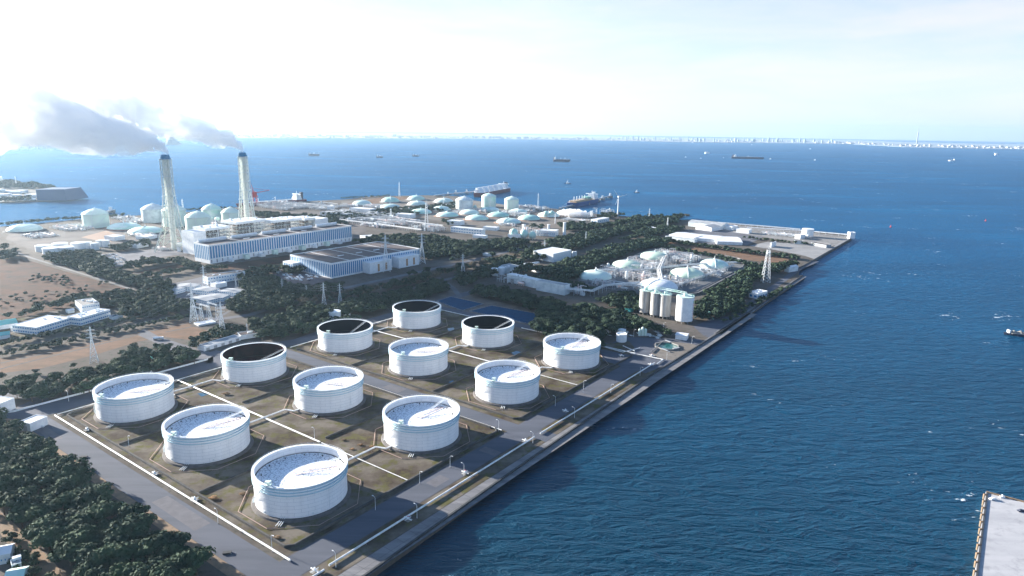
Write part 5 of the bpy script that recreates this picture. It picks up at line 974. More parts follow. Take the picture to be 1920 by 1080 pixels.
# ---- wind turbine
t = thing('wind_turbine', 'white wind turbine standing on the shore', 'wind turbine', P(1158, 407)); h = HT(1158, 407, 370); MB().rings([(2.1, 0), (1.2, h)], 18).build('tower', 'white', t, True); MB().box(-2, 2, -3.5, 5, h, h+3.6).build('nacelle', 'white', t); MB().sphere((0, -4.6, h+1.8), 1.8, 12, 8).build('hub', 'white', t, True)
for a in (R(128), R(15), R(248)):
    d = Vector((math.cos(a), 0, math.sin(a))); n_ = Vector((-d.z, 0, d.x)); m = MB(); p = Vector((0, -4.8, h+1.8)); Ls = [0, .15, .3, .7, 1]; ws = [.5, 1.3, 1.2, .7, .2]; L_ = 23
    for l_, w_ in zip(Ls, ws): q = p+d*L_*l_; m.v += [tuple(q-n_*w_*.4+Vector((0, .15, 0))), tuple(q+n_*w_+Vector((0, -.1, 0))), tuple(q-n_*w_*.4-Vector((0, .25, 0)))]
    for i in range(4):
        for j in range(3): m.f.append((i*3+j, i*3+(j+1) % 3, (i+1)*3+(j+1) % 3, (i+1)*3+j))
    m.build('blade', 'white', t, True)

# ================================================================== DOME PIT
PITG = [(1090, 533), (1150, 497), (1215, 470), (1245, 466), (1310, 474), (1380, 484), (1405, 494), (1400, 503), (1340, 535), (1300, 556), (1220, 552), (1140, 545)]
sheet('ground', PITG, .06, mat('dark pit floor', (.10, .11, .12), .9, (.14, .145, .15), .04))
pit = [P(*p) for p in PITG]
def loop_wall(k, label, m, h, th=2.2):
    c = sum(pit, Vector())/len(pit); q = [c+(p-c)*k for p in pit]; q = q+[q[0]]
    s = []                                     # smooth the loop a little
    for a, b in zip(q, q[1:]): s += [a.lerp(b, .2), a.lerp(b, .8)]
    wall('retaining_wall', s+[s[0]], h, th, m, label)
loop_wall(1.0, 'outer pale ring wall round the dome tank pit', 'apron', 2.5); loop_wall(.93, 'inner pale ring wall round the dome tank pit', 'apron', 1.5, 1.2)
M['ivory'] = mat('ivory dome paint', (.62, .74, .56), .45, (.56, .70, .56), .05)
for x0, x1, yt, yb, mm, l in ((1087, 1151, 507, 527, 'palemint', 'beside the dark hedge, left of the pit'), (1150, 1210, 488, 508, 'ivory', 'second from the left in the pit'), (1203, 1262, 472, 489, 'ivory', 'at the back of the pit, half covered with pipework'), (1262, 1328, 503, 524, 'ivory', 'in the middle right of the pit'), (1318, 1373, 486, 506, 'mint', 'mint, at the right end of the pit')):
    low_dome('wide low dome tank '+l, x0, x1, yt, yb, mm, 'conc')
low_dome('white low dome tank directly behind the silos', 1203, 1278, 524, 548, 'white', 'conc')

# ================================================================== PROCESS PLANTS
M['steelgrey'] = mat('galvanised steel', (.50, .53, .56), .5, (.36, .38, .4), .6); M['pinkpipe'] = mat('pinkish lagging', (.62, .50, .48), .6)
def plant(label, cx, yb, wpx, dep, h, seed, rz=GA, busy=1.0, cat='process plant'):
    rr = random.Random(seed); k = MPP(cx, yb); w_ = wpx*k; t = thing('process_plant', label, cat, P(cx, yb)+Vector((0, dep/2, 0)), rz); nx = max(2, int(w_/9)); ny = max(2, int(dep/10))
    X = [-w_/2+w_*i/nx for i in range(nx+1)]; Y = [-dep/2+dep*i/ny for i in range(ny+1)]; f = MB()
    for i in range(nx):
        for j in range(ny):
            if rr.random() < .62:
                hh = h*rr.uniform(.35, 1)
                for x in (X[i], X[i+1]-1.5):
                    for y in (Y[j], Y[j+1]-1.5): f.bar((x, y, 0), (x, y, hh), .28, 4)
                for z in (hh*.5, hh):
                    f.bar((X[i], Y[j], z), (X[i+1]-1.5, Y[j], z), .25, 4); f.bar((X[i], Y[j+1]-1.5, z), (X[i+1]-1.5, Y[j+1]-1.5, z), .25, 4); f.bar((X[i], Y[j], z), (X[i], Y[j+1]-1.5, z), .25, 4); f.bar((X[i+1]-1.5, Y[j], z), (X[i+1]-1.5, Y[j+1]-1.5, z), .25, 4)
    f.build('frame', 'steelgrey', t)
    n = int(nx*ny*busy)
    for q in range(min(34, n)):
        x, y = rr.uniform(-.46, .46)*w_, rr.uniform(-.46, .46)*dep; c = rr.random(); mm = rr.choice(('white', 'steelgrey', 'wmetal', 'greywhite', 'roofgrey', 'pinkpipe', 'conc'))
        if c < .3: r = rr.uniform(1, 2.6); hh = h*rr.uniform(.3, 1.1); MB().rings([(r, 0), (r, hh), (r*.4, hh+r*.5)], 12, x, y).build('column', mm, t, True)
        elif c < .55: r = rr.uniform(1.2, 2.4); L_ = rr.uniform(5, 12); z = rr.uniform(2.5, h*.6); MB().bar((x-L_/2, y, z), (x+L_/2, y, z), r, 12).box(x-L_/3-.5, x-L_/3+.5, y-.8, y+.8, 0, z-r+.3).box(x+L_/3-.5, x+L_/3+.5, y-.8, y+.8, 0, z-r+.3).build('vessel', mm, t, True)
        else: a_, b_ = rr.uniform(2, 6), rr.uniform(2, 4); MB().box(x, x+a_, y, y+b_, 0, h*rr.uniform(.2, .6)).build('equipment_box', mm, t)
    for q in range(min(30, int((nx+ny)*1.3*busy)+3)):
        z = rr.uniform(2, h*.9)
        if q % 2: y = rr.uniform(-.48, .48)*dep; x0, x1 = sorted((rr.uniform(-.5, .5)*w_, rr.uniform(-.5, .5)*w_)); m = MB().path([(x0, y, 0), (x0, y, z), (x1, y, z), (x1, y, 0)], rr.uniform(.25, .6), 6)
        else: x = rr.uniform(-.48, .48)*w_; y0, y1 = sorted((rr.uniform(-.5, .5)*dep, rr.uniform(-.5, .5)*dep)); m = MB().path([(x, y0, 0), (x, y0, z), (x, y1, z), (x, y1, 0)], rr.uniform(.25, .6), 6)
        m.build('pipe', rr.choice(('white', 'wmetal', 'steelgrey', 'pinkpipe', 'roofgrey')), t)
    return t
PL = [('tangle of pipework between the two left dome tanks of the pit', 1150, 520, 60, 60, 10), ('tangle of pipework in the middle of the pit', 1215, 512, 80, 90, 13), ('pipe racks between the back domes of the pit', 1285, 497, 60, 80, 12), ('pipework along the front edge of the pit', 1230, 532, 130, 40, 12),
      ('pipework below the right domes of the pit', 1330, 516, 70, 40, 8), ('pipework covering the back dome of the pit', 1250, 486, 30, 40, 16), ('pipework in front of the left dome at the wood edge', 1150, 540, 90, 26, 9), ('open steel plant left of the grey clad hall', 965, 533, 60, 26, 12), ('open frame at the right end of the grey clad hall', 1080, 552, 40, 22, 14),
      ('pipe racks and gear left of the dome field', 690, 411, 90, 110, 10), ('long pipe yard in front of the dome field', 735, 420, 110, 90, 9), ('pipe yard behind the right end of the turbine hall', 655, 416, 60, 60, 9), ('white plant with drum tanks below the communication mast', 800, 434, 66, 45, 15), ('cluttered coal berth yard behind the second chimney', 520, 392, 110, 130, 10),
      ('cluttered yard right of the coal berth', 590, 392, 90, 110, 9), ('white clutter of plant at the shore left of the belt', 640, 402, 60, 60, 10), ('pump gear among the left domes', 700, 390, 40, 50, 8), ('pipework between the low domes, centre', 870, 402, 40, 50, 9), ('pipework between the low domes, right', 965, 405, 60, 50, 10), ('shore plant at the root of the second jetty', 1000, 394, 60, 60, 10),
      ('tall framed plant by the wind turbine', 1112, 408, 14, 20, 26), ('shore plant on the small point by the wind turbine', 1140, 402, 26, 22, 15), ('low plant beside the tall framed one', 1088, 408, 40, 30, 8), ('gear and pipes around the small spheres behind the left chimney', 410, 424, 60, 60, 10), ('gear between the gas tanks at the left', 245, 418, 60, 60, 7), ('plant between the left chimney and the boiler house', 345, 462, 30, 30, 9),
      ('gear behind the open boiler houses', 500, 430, 110, 50, 12), ('plant and pipes behind the turbine hall, right part', 590, 428, 60, 40, 10), ('gear and pipes at the far left of the works', 120, 432, 90, 60, 6), ('gear on the far pier beside the ribbed tank', 1480, 444, 90, 30, 6), ('gear behind the low grey yard at the quay', 1350, 425, 60, 26, 7), ('white plant behind the green vessels', 1005, 441, 74, 40, 14), ('yard gear behind the trees right of the white plant', 1080, 415, 50, 30, 5)]
PL += [('pipes and gear right of the tan slope', 262, 446, 50, 40, 6), ('gear between the two left low domes and the shore', 225, 412, 40, 40, 7), ('low gear in front of the second row of domes', 770, 397, 50, 40, 7), ('gear around the pale centre dome', 905, 398, 40, 40, 8), ('pipes between the square tank and the shore spheres', 985, 398, 40, 36, 9),
       ('gear left of the grey striped tank', 840, 388, 40, 40, 8), ('gear in front of the farthest left field dome', 655, 388, 30, 40, 7), ('white gear between the front domes', 950, 424, 40, 24, 7), ('gear in front of the grey striped tank', 880, 395, 40, 30, 8), ('gear at the right of the far right dome', 1075, 404, 30, 30, 10), ('gear behind the front corner of the pipe yard', 700, 426, 70, 50, 8), ('yard gear at the foot of the left chimney', 300, 470, 36, 24, 6), ('gear between the boiler houses', 555, 444, 40, 24, 14), ('low gear in the far left works', 60, 446, 60, 50, 4)]
for i, (l, cx, yb, w_, d, h) in enumerate(PL): plant(l, cx, yb, w_, d, h, 100+i, busy=1.5 if yb > 425 else 1.1)
def rack(label, pts, width, h, n=4, m='pipe', post=14):
    q = [P(*p) for p in pts]; c = q[0].copy(); t = thing('pipe_rack', label, 'pipe rack', c)
    for k in range(n):
        mb = MB(); o_ = (k-(n-1)/2)*width/n; pp_ = []
        for i, p in enumerate(q): d = (q[min(i+1, len(q)-1)]-q[max(i-1, 0)]).normalized(); pp_.append(p-c+Vector((-d.y, d.x, 0))*o_+Vector((0, 0, h+(k % 2)*1.2)))
        mb.path(pp_, .5, 6).build('pipe', m, t)
    cnt = 0
    for a, b in zip(q, q[1:]):
        L_ = (b-a).length; d = (b-a).normalized(); n_ = Vector((-d.y, d.x, 0))*width/2
        for j in range(int(L_/post)+1):
            if cnt > 90: break
            p = a+d*post*j-c; mb = MB()
            for s_ in (-1, 1): e = p+n_*s_; mb.bar((e.x, e.y, 0), (e.x, e.y, h+1.6), .22, 4)
            mb.bar(p+n_+Vector((0, 0, h-.4)), p-n_+Vector((0, 0, h-.4)), .22, 4); mb.bar(p+n_+Vector((0, 0, h+1.2)), p-n_+Vector((0, 0, h+1.2)), .18, 4); mb.build('trestle', 'steelgrey', t); cnt += 1
rack('long pale pipe rack running from the power station to the pipe yard', [(632, 416), (700, 424), (790, 436)], 7, 6); rack('second long pipe rack in front of the dome field', [(660, 412), (750, 418), (830, 428)], 6, 6)
rack('pipe rack leading from the grey clad hall round to the pit', [(1058, 552), (1110, 556), (1135, 545), (1200, 540)], 6, 8); rack('pipe rack across the pit from the left to the right', [(1120, 515), (1200, 515), (1290, 505), (1380, 500)], 8, 8, 5); rack('pipe rack along the back wall of the pit', [(1100, 525), (1160, 496), (1225, 474), (1300, 478)], 3, 3, 2)
rack('pipe rack down the middle of the pit', [(1240, 540), (1235, 515), (1245, 492)], 8, 9, 5); rack('pipe rack along the front of the pit', [(1170, 542), (1260, 545), (1330, 520), (1375, 503)], 5, 6, 3); rack('pale gallery leading back from the plant corner', [(958, 520), (985, 506), (1010, 502)], 5, 9, 4, 'white')
rack('pipe bridge along the far pier edge', [(1400, 431), (1500, 437), (1590, 445)], 4, 6, 3, 'white'); rack('long jetty pipe rack on the shore side of the far quay', [(1345, 421), (1420, 427), (1500, 434)], 4, 5, 2, 'white')
building('white five window office beside the brown berms', (845, 435), (903, 441), 16, 12, 'white', 'roofwhite', wins=(2, 12, .6, 2, 2)); building('white control block left of the brown berms', (838, 421), (862, 423), 24, 10, 'white', 'roofwhite', units=1); building('long low white store among the left domes', (655, 396), (693, 399), 30, 9, 'white', 'roofwhite')
building('white pump house in front of the striped mast', (742, 408), (770, 410), 26, 10, 'white', 'roofwhite'); building('white walled plant house behind the green vessels', (1010, 442), (1041, 444), 30, 12, 'white', 'roofwhite', wins=(1, 8, .5, 5, 2)); building('white shed in front of the dome field, low roof', (905, 431), (930, 433), 20, 7, 'white', 'roofwhite')
building('low white shed at the plant behind the round vessels', (952, 447), (975, 449), 16, 9, 'white', 'roofwhite'); building('small white office by the far public road', (1120, 419), (1142, 415), 20, 9, 'white', 'roofwhite', wins=(1, 6, .5, 3, 2)); building('white box house on the bare shore left of the domes', (613, 393), (626, 393), 20, 9, 'white', 'roofwhite')
building('small pale store in the woods by the road', (905, 479), (917, 481), 8, 4, 'white', 'roofwhite'); building('pale shed in the woods before the berms', (886, 446), (908, 448), 16, 6, 'white', 'roofwhite'); building('long shed with grey roof behind the coal berth yard', (600, 404), (650, 408), 30, 9, 'white', 'roofgrey')

# ================================================================== BOTTOM RIGHT PIER
M['pierdeck'] = ground_mat('pale pier concrete', (.42, .42, .43), (.34, .345, .36), (.27, .275, .29), .05, .1, stretch=(.3, 2, 1, R(12)))
struct('pavement', MB().prism([tuple(P(1848, 922).xy), tuple(P(1920, 941).xy), tuple(P(2150, 990).xy), tuple(P(2150, 1250).xy), tuple(P(1815, 1180).xy)], SEA-4, -.02), 'pierdeck')
pe = [P(1848, 922), P(1920, 941), P(2150, 990)]; wall('parapet', [p+Vector((0, -.7, 0)) for p in pe], .8, 1.0, 'sand', 'low pale kerb on the end of the right hand pier')
pe = [P(1849, 922), P(1816, 1180)]; wall('parapet', [p+Vector((.8, 0, 0)) for p in pe], .5, .9, 'dark', 'dark timber edge along the side of the right hand pier'); fd = None
for i in range(16):
    l = P(1848, 922).lerp(P(1816, 1180), (i+.5)/16); o = fd.copy() if fd else MB().box(-1.1, .5, -.5, .5, -3.2, .7).build('fender', 'sand'); 
    if fd: col.objects.link(o)
    fd = o; o.location = l; setp(o, 'pale fender block on the side of the right hand pier', 'fender', 'fenders on the right hand pier')
for (x, y), l, m in (((1861, 937), 'small white car at the end of the right hand pier', 0), ((1914, 959), 'small dark car at the frame edge on the right hand pier', 2)): o = car_p[m].copy(); col.objects.link(o); o.location = P(x, y); o.rotation_euler = (0, 0, .1); setp(o, l, 'car'); o.scale = (1, 1, 1)
o = MB().box(-1.5, 1.5, -.6, .6, 0, 1).rings([(.5, 1), (.5, 2), (.1, 2.2)], 10).build('mooring_light', 'white'); o.location = P(1879, 933); setp(o, 'white marker light on the end kerb of the right hand pier', 'marker light')

# ================================================================== SHIPS
def hull(L_, B_, D, sheer=1.0, n=14):
    """lofted hull along x, stern at -L/2, bow at +L/2, waterline z=0"""
    m = MB(); st = []
    for i in range(n+1):
        u = i/n; x = -L_/2+L_*u; w_ = B_/2*(min(1, .78+u*2.2) if u < .12 else 1 if u < .72 else max(.02, 1-((u-.72)/.28)**1.9)); wl = w_*(.92 if u < .85 else .6)
        z = D*(1+sheer*.16*max(0, (u-.8)/.2)**2+sheer*.04*max(0, (.1-u)/.1)); xo = x+(D*.5*max(0, (u-.9)/.1))
        st.append([(x, -wl, -1.5), (xo, -w_, z), (xo, w_, z), (x, wl, -1.5)])
    for s_ in st: m.v += s_
    for i in range(n):
        for j in range(3): m.f.append((4*i+j, 4*i+4+j, 4*i+5+j, 4*i+1+j))
    m.f += [(0, 1, 2, 3), (4*n+3, 4*n+2, 4*n+1, 4*n)]
    return m
def at2(p, q, z=SEA): a = P(*p, z); b = P(*q, z); return (a+b)/2, (b-a).length, math.atan2((b-a).y, (b-a).x)
def house(t, x, w_, l_, z, floors, m='white'):
    for k in range(floors):
        s_ = 1-.09*k; MB().box(x-l_/2*s_, x+l_/2*s_, -w_/2*s_, w_/2*s_, z+3*k, z+3*k+2.9).build('deck_house', m, t); MB().box(x+l_/2*s_-.02, x+l_/2*s_+.08, -w_/2*s_*.9, w_/2*s_*.9, z+3*k+1.4, z+3*k+2.3).build('window', 'glass', t)
def ship(label, stern, bow, B_, D, m, kind, name='cargo_ship', cat='ship', group=None):
    c, L_, rz = at2(stern, bow); t = thing(name, label, cat, c, rz, group); hull(L_, B_, D).build('hull', m, t); MB().box(-L_*.47, L_*.36, -B_*.46, B_*.46, D, D+.5).build('deck', 'tan' if kind == 'membrane' else 'redhull' if kind in ('bulk', 'tanker') else 'white', t)
    if kind == 'moss':
        for i in range(5): x = -L_*.22+L_*.145*i; MB().rings([(B_*.47*math.cos(j*PI/2/6)+.05, D+.5+B_*.50*math.sin(j*PI/2/6)) for j in range(7)], 24, x, 0, (False, False)).build('tank_cover', 'white', t, True)
        MB().box(-L_*.28, L_*.42, -2, 2, D+B_*.38, D+B_*.5).build('catwalk', 'white', t)
        for i in range(5): MB().box(-L_*.15+L_*.145*i-1.2, -L_*.15+L_*.145*i+1.2, -B_*.2, B_*.2, D+.5, D+B_*.36).build('cross_frame', 'white', t)
    if kind == 'membrane':
        MB().prism([(-L_*.28, -B_*.33), (L_*.34, -B_*.33), (L_*.34, B_*.33), (-L_*.28, B_*.33)], D+.5, D+5).build('trunk_deck', 'tan', t)
        for i in range(5): x = -L_*.1+L_*.095*i; MB().bar((x, 0, D+5), (x, 0, D+17), 1.1, 6).build('vent_mast', 'white', t)
        MB().bar((0, 0, D+6.5), (-L_*.2, 0, D+6.5), 1.2, 6).bar((-L_*.22, -B_*.2, D+5.8), (L_*.3, -B_*.2, D+5.8), .7, 6).build('deck_pipe', 'white', t); MB().box(-L_*.24, -L_*.12, -B_*.3, B_*.3, D+5, D+11).build('machinery_house', 'green', t)
        MB().bar((L_*.44, -B_*.1, D+2), (L_*.30, -B_*.9, -1), .18, 3).build('mooring_rope', 'white', t); MB().bar((L_*.44, -B_*.1, D+2), (L_*.38, -B_*.9, -1), .18, 3).build('mooring_rope', 'white', t)
    if kind in ('bulk', 'tanker'):
        for i in range(7): x = -L_*.28+L_*.1*i; (MB().box(x, x+L_*.07, -B_*.3, B_*.3, D+.5, D+2.4).build('hatch_cover', 'greywhite' if m == 'redhull' else 'navy', t))
        MB().bar((-L_*.3, 0, D+2.8), (L_*.4, 0, D+2.8), .7, 6).build('deck_pipe', 'white', t)
        for x in (-L_*.05, L_*.2) if kind == 'bulk' else (L_*.02,): MB().bar((x, 0, D), (x, 0, D+13), .9, 6).bar((x, 0, D+12), (x+9, 0, D+8), .5, 5).build('deck_crane', 'white', t)
    f_ = 6 if L_ > 120 else 3; hx = -L_*.38; house(t, hx, B_*.86, L_*.09, D+.5, f_); MB().box(hx-L_*.09, hx-L_*.055, -B_*.14, B_*.14, D+.5, D+3*f_+4).build('funnel', 'navy' if m != 'bluehull' else 'white', t)
    MB().box(hx-2, hx+3, -B_*.6, B_*.6, D+3*f_-2.6, D+3*f_-.2).build('bridge_wing', 'white', t); MB().bar((hx, 0, D+3*f_), (hx, 0, D+3*f_+9), .5, 5).bar((hx-.1, -3, D+3*f_+5), (hx, 3, D+3*f_+5), .3, 4).build('mast', 'white', t); MB().bar((L_*.44, 0, D), (L_*.44, 0, D+9), .5, 5).build('fore_mast', 'white', t)
    return t
ship('maroon hulled gas carrier with white domed covers at the long jetty', (951, 358), (889, 370), 36, 13, 'redhull', 'moss', 'gas_carrier'); ship('blue hulled gas carrier with vent masts moored at the second jetty', (1115, 379), (1064, 389), 36, 13, 'bluehull', 'membrane', 'gas_carrier')
ship('red bulk carrier lying at the coal berth behind the second chimney', (571, 378.5), (445, 388), 34, 9, 'redhull', 'bulk'); ship('long dark tanker steaming towards the right far out', (1371, 297), (1431, 298.5), 50, 16, 'navy', 'tanker', 'tanker')
ship('dark freighter with deck cranes, far out in the middle', (1037, 303), (1068, 303.5), 36, 16, 'navy', 'bulk'); ship('small dark freighter far out, left of the three', (579, 292), (598, 292.3), 30, 12, 'navy', 'tanker'); ship('low faint freighter far out, middle of the three', (706, 295.5), (717.5, 295.7), 24, 8, 'navy', 'tanker'); ship('low faint freighter far out, right of the three', (773.5, 293.3), (785.5, 293.5), 24, 8, 'navy', 'tanker')
ship('small pinkish white coaster left of the long tanker', (1322, 288), (1330, 288), 22, 10, 'white', 'tanker'); ship('white coaster with wake far out on the right', (1790, 302.3), (1778, 302), 26, 9, 'white', 'tanker'); ship('small white vessel near the right far shore', (1865, 291), (1870, 291), 22, 18, 'white', 'tanker')
def boat(label, x, y, px, m='navy', name='tug_boat', cat='boat', rz=0, z=1):
    k = MPP(x, y); L_ = px*k; t = thing(name, label, cat, P(x, y, SEA), rz); hull(L_, L_*.3, L_*.09).build('hull', m, t); MB().box(-L_*.22, L_*.18, -L_*.1, L_*.1, L_*.09, L_*.24*z).build('cabin', 'white', t); MB().box(-L_*.05, L_*.12, -L_*.07, L_*.07, L_*.24*z, L_*.36*z).build('bridge', 'white', t); MB().bar((0, 0, L_*.3), (0, 0, L_*.6), L_*.018, 4).build('mast', 'white', t)
boat('dark hulled tug far off the first jetty', 1064.5, 345, 13, rz=PI); boat('dark tug off the wind turbine', 1194, 361.5, 11, rz=PI); boat('white tug just ahead of the long tanker', 1444.5, 298.5, 4.5, 'white'); boat('tiny tug in the wake astern of the long tanker', 1356.5, 296.5, 3.2); boat('tiny white boat farther astern of the tanker', 1314, 297, 3, 'white')
boat('small white sailing boat far out right of the tanker', 1528, 300.5, 4.5, 'white', 'sail_boat', 'boat', .5, 1.3); boat('small white boat near the far shore', 1519, 279.5, 3.5, 'white', 'motor_boat'); boat('faint white boat left of the coaster', 1285.5, 295, 4, 'white', 'motor_boat'); boat('faint white boat close under the far shore, centre', 1299, 268, 4, 'white', 'motor_boat'); boat('faint boat close under the far shore towers', 1409.5, 271.8, 3, 'white', 'motor_boat')
c, L_, rz = at2((1985, 634), (1883, 627)); t = thing('barge', 'rusty loaded barge entering at the right frame edge', 'barge', c, rz); hull(L_, 13, 2.6).build('hull', 'navy', t); MB().box(-L_*.48, L_*.40, -5.4, 5.4, 2.6, 3.3).build('deck', 'conc', t)
for k in range(7): MB().rings([(4.6, 3.2), (2.6, 4.8), (.6, 6)], 9, -L_*.42+k*L_*.125, 0).build('cargo_heap', 'conc', t)
MB().box(L_*.41, L_*.44, -3, 3, 2.6, 6).build('bow_house', 'white', t)
for x, y, l in ((1670, 426, 'small red buoy off the far quay tip'), (1848, 414.5, 'small red buoy farther out on the right')):
    t = thing('buoy', l, 'buoy', P(x, y, SEA)); MB().rings([(2.4, 0), (2.2, 1.6), (.8, 2.4), (.4, 6), (.1, 6.4)], 12).build('body', 'red', t); MB().rings([(2.6, -.3), (2.6, .2)], 12).build('float', 'dark', t)
# jetties
def jetty(label, pts, w_, dol):
    q = [P(*p, SEA) for p in pts]; c = q[0].copy(); t = thing('jetty', label, 'jetty', c); MB().prism([tuple(v-c.xy) for v in wide(q, w_)], 5, 6.4).build('deck', 'conc', t)
    for o_ in (-1, 1):
        pp_ = [p-c+Vector((0, w_*.25*o_, 7.4)) for p in q]; MB().path(pp_, .8, 6).build('pipe', 'white', t)
    L_ = (q[-1]-q[0]).length; n = int(L_/26)
    for i in range(n+1):
        p = q[0].lerp(q[-1], i/n)-c if len(q) == 2 else q[0].lerp(q[1], i/n)-c; m = MB()
        for o_ in (-.35, .35): m.bar((p.x, p.y+w_*o_, -3), (p.x, p.y+w_*o_, 5), .7, 6)
        m.build('pile', 'dark', t)
    for (x, y, s_) in dol: p = P(x, y, SEA)-c; MB().box(p.x-s_, p.x+s_, p.y-s_*.7, p.y+s_*.7, -2, 6.5).build('dolphin', 'conc', t); MB().box(p.x-s_*.4, p.x+s_*.4, p.y-s_*.3, p.y+s_*.3, 6.5, 6.5+s_*1.1).build('loading_arm_base', 'wmetal', t)
jetty('long jetty with dark piles leading to the maroon gas carrier', [(815, 370), (893, 362)], 12, [(855, 364, 7), (875, 362.5, 7), (893, 361, 10), (840, 367, 6)]); jetty('jetty with mooring dolphins beside the blue gas carrier', [(1050, 394), (1146, 370)], 11, [(1100, 383, 10), (1118, 378, 12), (1130, 375, 8), (1144, 370.5, 8), (1085, 386, 7)])
jetty('short dark jetty at the far left shore', [(200, 402), (215, 398)], 8, [(208, 399, 8)])
t = thing('unloader_crane', 'red ship unloader crane at the coal berth', 'crane', P(478, 384)); k = MB()
for x in (-8, 8):
    for y in (-6, 6): k.bar((x, y, 0), (x*.6, y*.6, 22), 1)
k.box(-8, 8, -6, 6, 22, 27); k.build('portal', 'red', t); MB().box(-6, 6, -5, 5, 27, 38).build('machine_house', 'red', t); MB().bar((0, 0, 34), (46, 0, 44), 1.2, 4).bar((0, 0, 38), (-14, 0, 50), 1, 4).bar((-14, 0, 50), (46, 0, 44), .4, 4).build('boom', 'red', t); MB().bar((0, 0, 38), (-10, 0, 66), 1, 4).build('mast', 'red', t)

# ================================================================== LEFT HEADLAND, BRIDGE, FAR SHORE
hd = [(-300, 385), (0, 381), (60, 379), (138, 374.5), (120, 367), (110, 357), (70, 347), (0, 337), (-300, 330)]
struct('ground', MB().prism([tuple(P(*p, SEA).xy) for p in hd], SEA-2, 0), mat('bare headland ground', (.10, .09, .08), .95, (.035, .045, .04), .008, 7))
t = thing('storage_shed', 'huge dark blue grey storage shed on the headland across the water', 'storage shed', P(70, 378)); MB().add([(0, 0, 0), (120, 10, 0), (130, 120, 0), (-10, 110, 0), (-8, 8, 42), (112, 16, 44), (116, 100, 44), (-12, 95, 42)], [(0, 1, 5, 4), (1, 2, 6, 5), (2, 3, 7, 6), (3, 0, 4, 7), (4, 5, 6, 7)]).build('wall', mat('dark blue cladding', (.05, .10, .19), .7), t)
t.location = P(70, 376); _k = MPP(90, 376)*52/122; t.scale = (_k, _k*1.3, HT(90, 376, 355)/44)
for i in range(14):
    x = random.uniform(-20, 60); y = random.uniform(356, 378); o = MB().box(0, random.uniform(15, 45), 0, random.uniform(12, 26), 0, random.uniform(4, 11)).build('factory_building', random.choice(('white', 'greywhite', 'roofwhite', 'wmetal'))); o.location = P(x, y); o.rotation_euler = (0, 0, random.uniform(-.3, .3)); setp(o, 'pale factory building on the headland across the water', 'building', 'pale factory buildings on the left headland')
for i in range(7):
    q = [P(x, y) for x, y in ((random.uniform(-10, 60), 350+i*2), )][0]; 
hl = []
for px_ in ([(0, 342), (20, 341), (40, 345), (20, 348), (0, 346)], [(0, 350), (60, 346), (100, 352), (110, 357), (70, 354), (0, 354)], [(112, 368), (130, 373), (120, 375), (108, 372)], [(0, 374), (50, 372), (60, 377), (0, 380)]):
    for x, y in grove_points(ppoly(px_), 16): hl.append((x, y, 13*rng.uniform(.7, 1.2), 1, ''))
bulk('headland_woodland', hl, 5, 14, .12, 'leaf', 'dark trees on the headland across the water')
mast(3, 345, 330, 'stubby tower on the headland hill', 6); mast(31, 350, 331, 'thin mast on the headland hill', 2)
t = thing('bridge', 'long low sea bridge on piers at the far left horizon', 'bridge', P(-40, 281, SEA)); a = Vector((0, 0, 0)); b = P(95, 279, SEA)-t.location
MB().bar(a+Vector((0, 0, 8)), b+Vector((0, 0, 32)), 2.2, 4).build('deck', 'greywhite', t)
for k in range(8): p = a.lerp(b, (k+.4)/8); MB().box(p.x-3, p.x+3, p.y-6, p.y+6, -2, 7+23*(k+.4)/8).build('pier', 'greywhite', t)
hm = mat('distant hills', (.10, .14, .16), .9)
def hill(xs, y, hts, name='hills'):
    q = [P(x, y, SEA) for x in xs]; m = MB(); n = len(xs)
    for p, h in zip(q, hts): m.v += [(p.x, p.y, SEA), (p.x*1.03, p.y*1.03, h), (p.x*1.1, p.y*1.1, SEA)]
    for i in range(n-1):
        for j in range(2): m.f.append((3*i+j, 3*i+3+j, 3*i+4+j, 3*i+1+j))
    struct(name, m, hm)
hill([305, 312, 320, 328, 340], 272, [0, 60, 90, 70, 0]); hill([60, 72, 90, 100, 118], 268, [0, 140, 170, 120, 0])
xs = [i*32 for i in range(-10, 72)]; hh = [max(30, 330+260*math.sin(i*.23)*math.sin(i*.071+1)+120*math.sin(i*.9)) for i in range(len(xs))]
fs = [(-300, 262), (500, 259), (900, 260.5), (1150, 264), (1300, 267), (1500, 269), (1600, 270.5), (1700, 276), (1810, 278.5), (1920, 280.5), (2300, 286)]
def fy(x):
    for (a, ya), (b, yb) in zip(fs, fs[1:]):
        if a <= x <= b: return ya+(yb-ya)*(x-a)/(b-a)
    return fs[-1][1]
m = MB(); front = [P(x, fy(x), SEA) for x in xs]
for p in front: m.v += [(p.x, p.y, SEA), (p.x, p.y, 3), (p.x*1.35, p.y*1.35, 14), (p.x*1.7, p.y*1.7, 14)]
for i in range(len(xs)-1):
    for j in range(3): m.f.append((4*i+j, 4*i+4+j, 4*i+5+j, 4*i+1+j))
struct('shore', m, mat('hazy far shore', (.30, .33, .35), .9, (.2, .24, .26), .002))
m = MB(); mt = MB()
for i in range(900):
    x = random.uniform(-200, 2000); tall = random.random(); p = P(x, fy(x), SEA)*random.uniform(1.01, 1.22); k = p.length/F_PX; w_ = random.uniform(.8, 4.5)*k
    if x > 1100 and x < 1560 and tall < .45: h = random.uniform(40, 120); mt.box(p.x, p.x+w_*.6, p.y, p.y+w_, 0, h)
    else: h = random.uniform(12, 38)*(1.6 if tall > .93 else 1); m.box(p.x, p.x+w_*1.6, p.y, p.y+w_, 0, h)
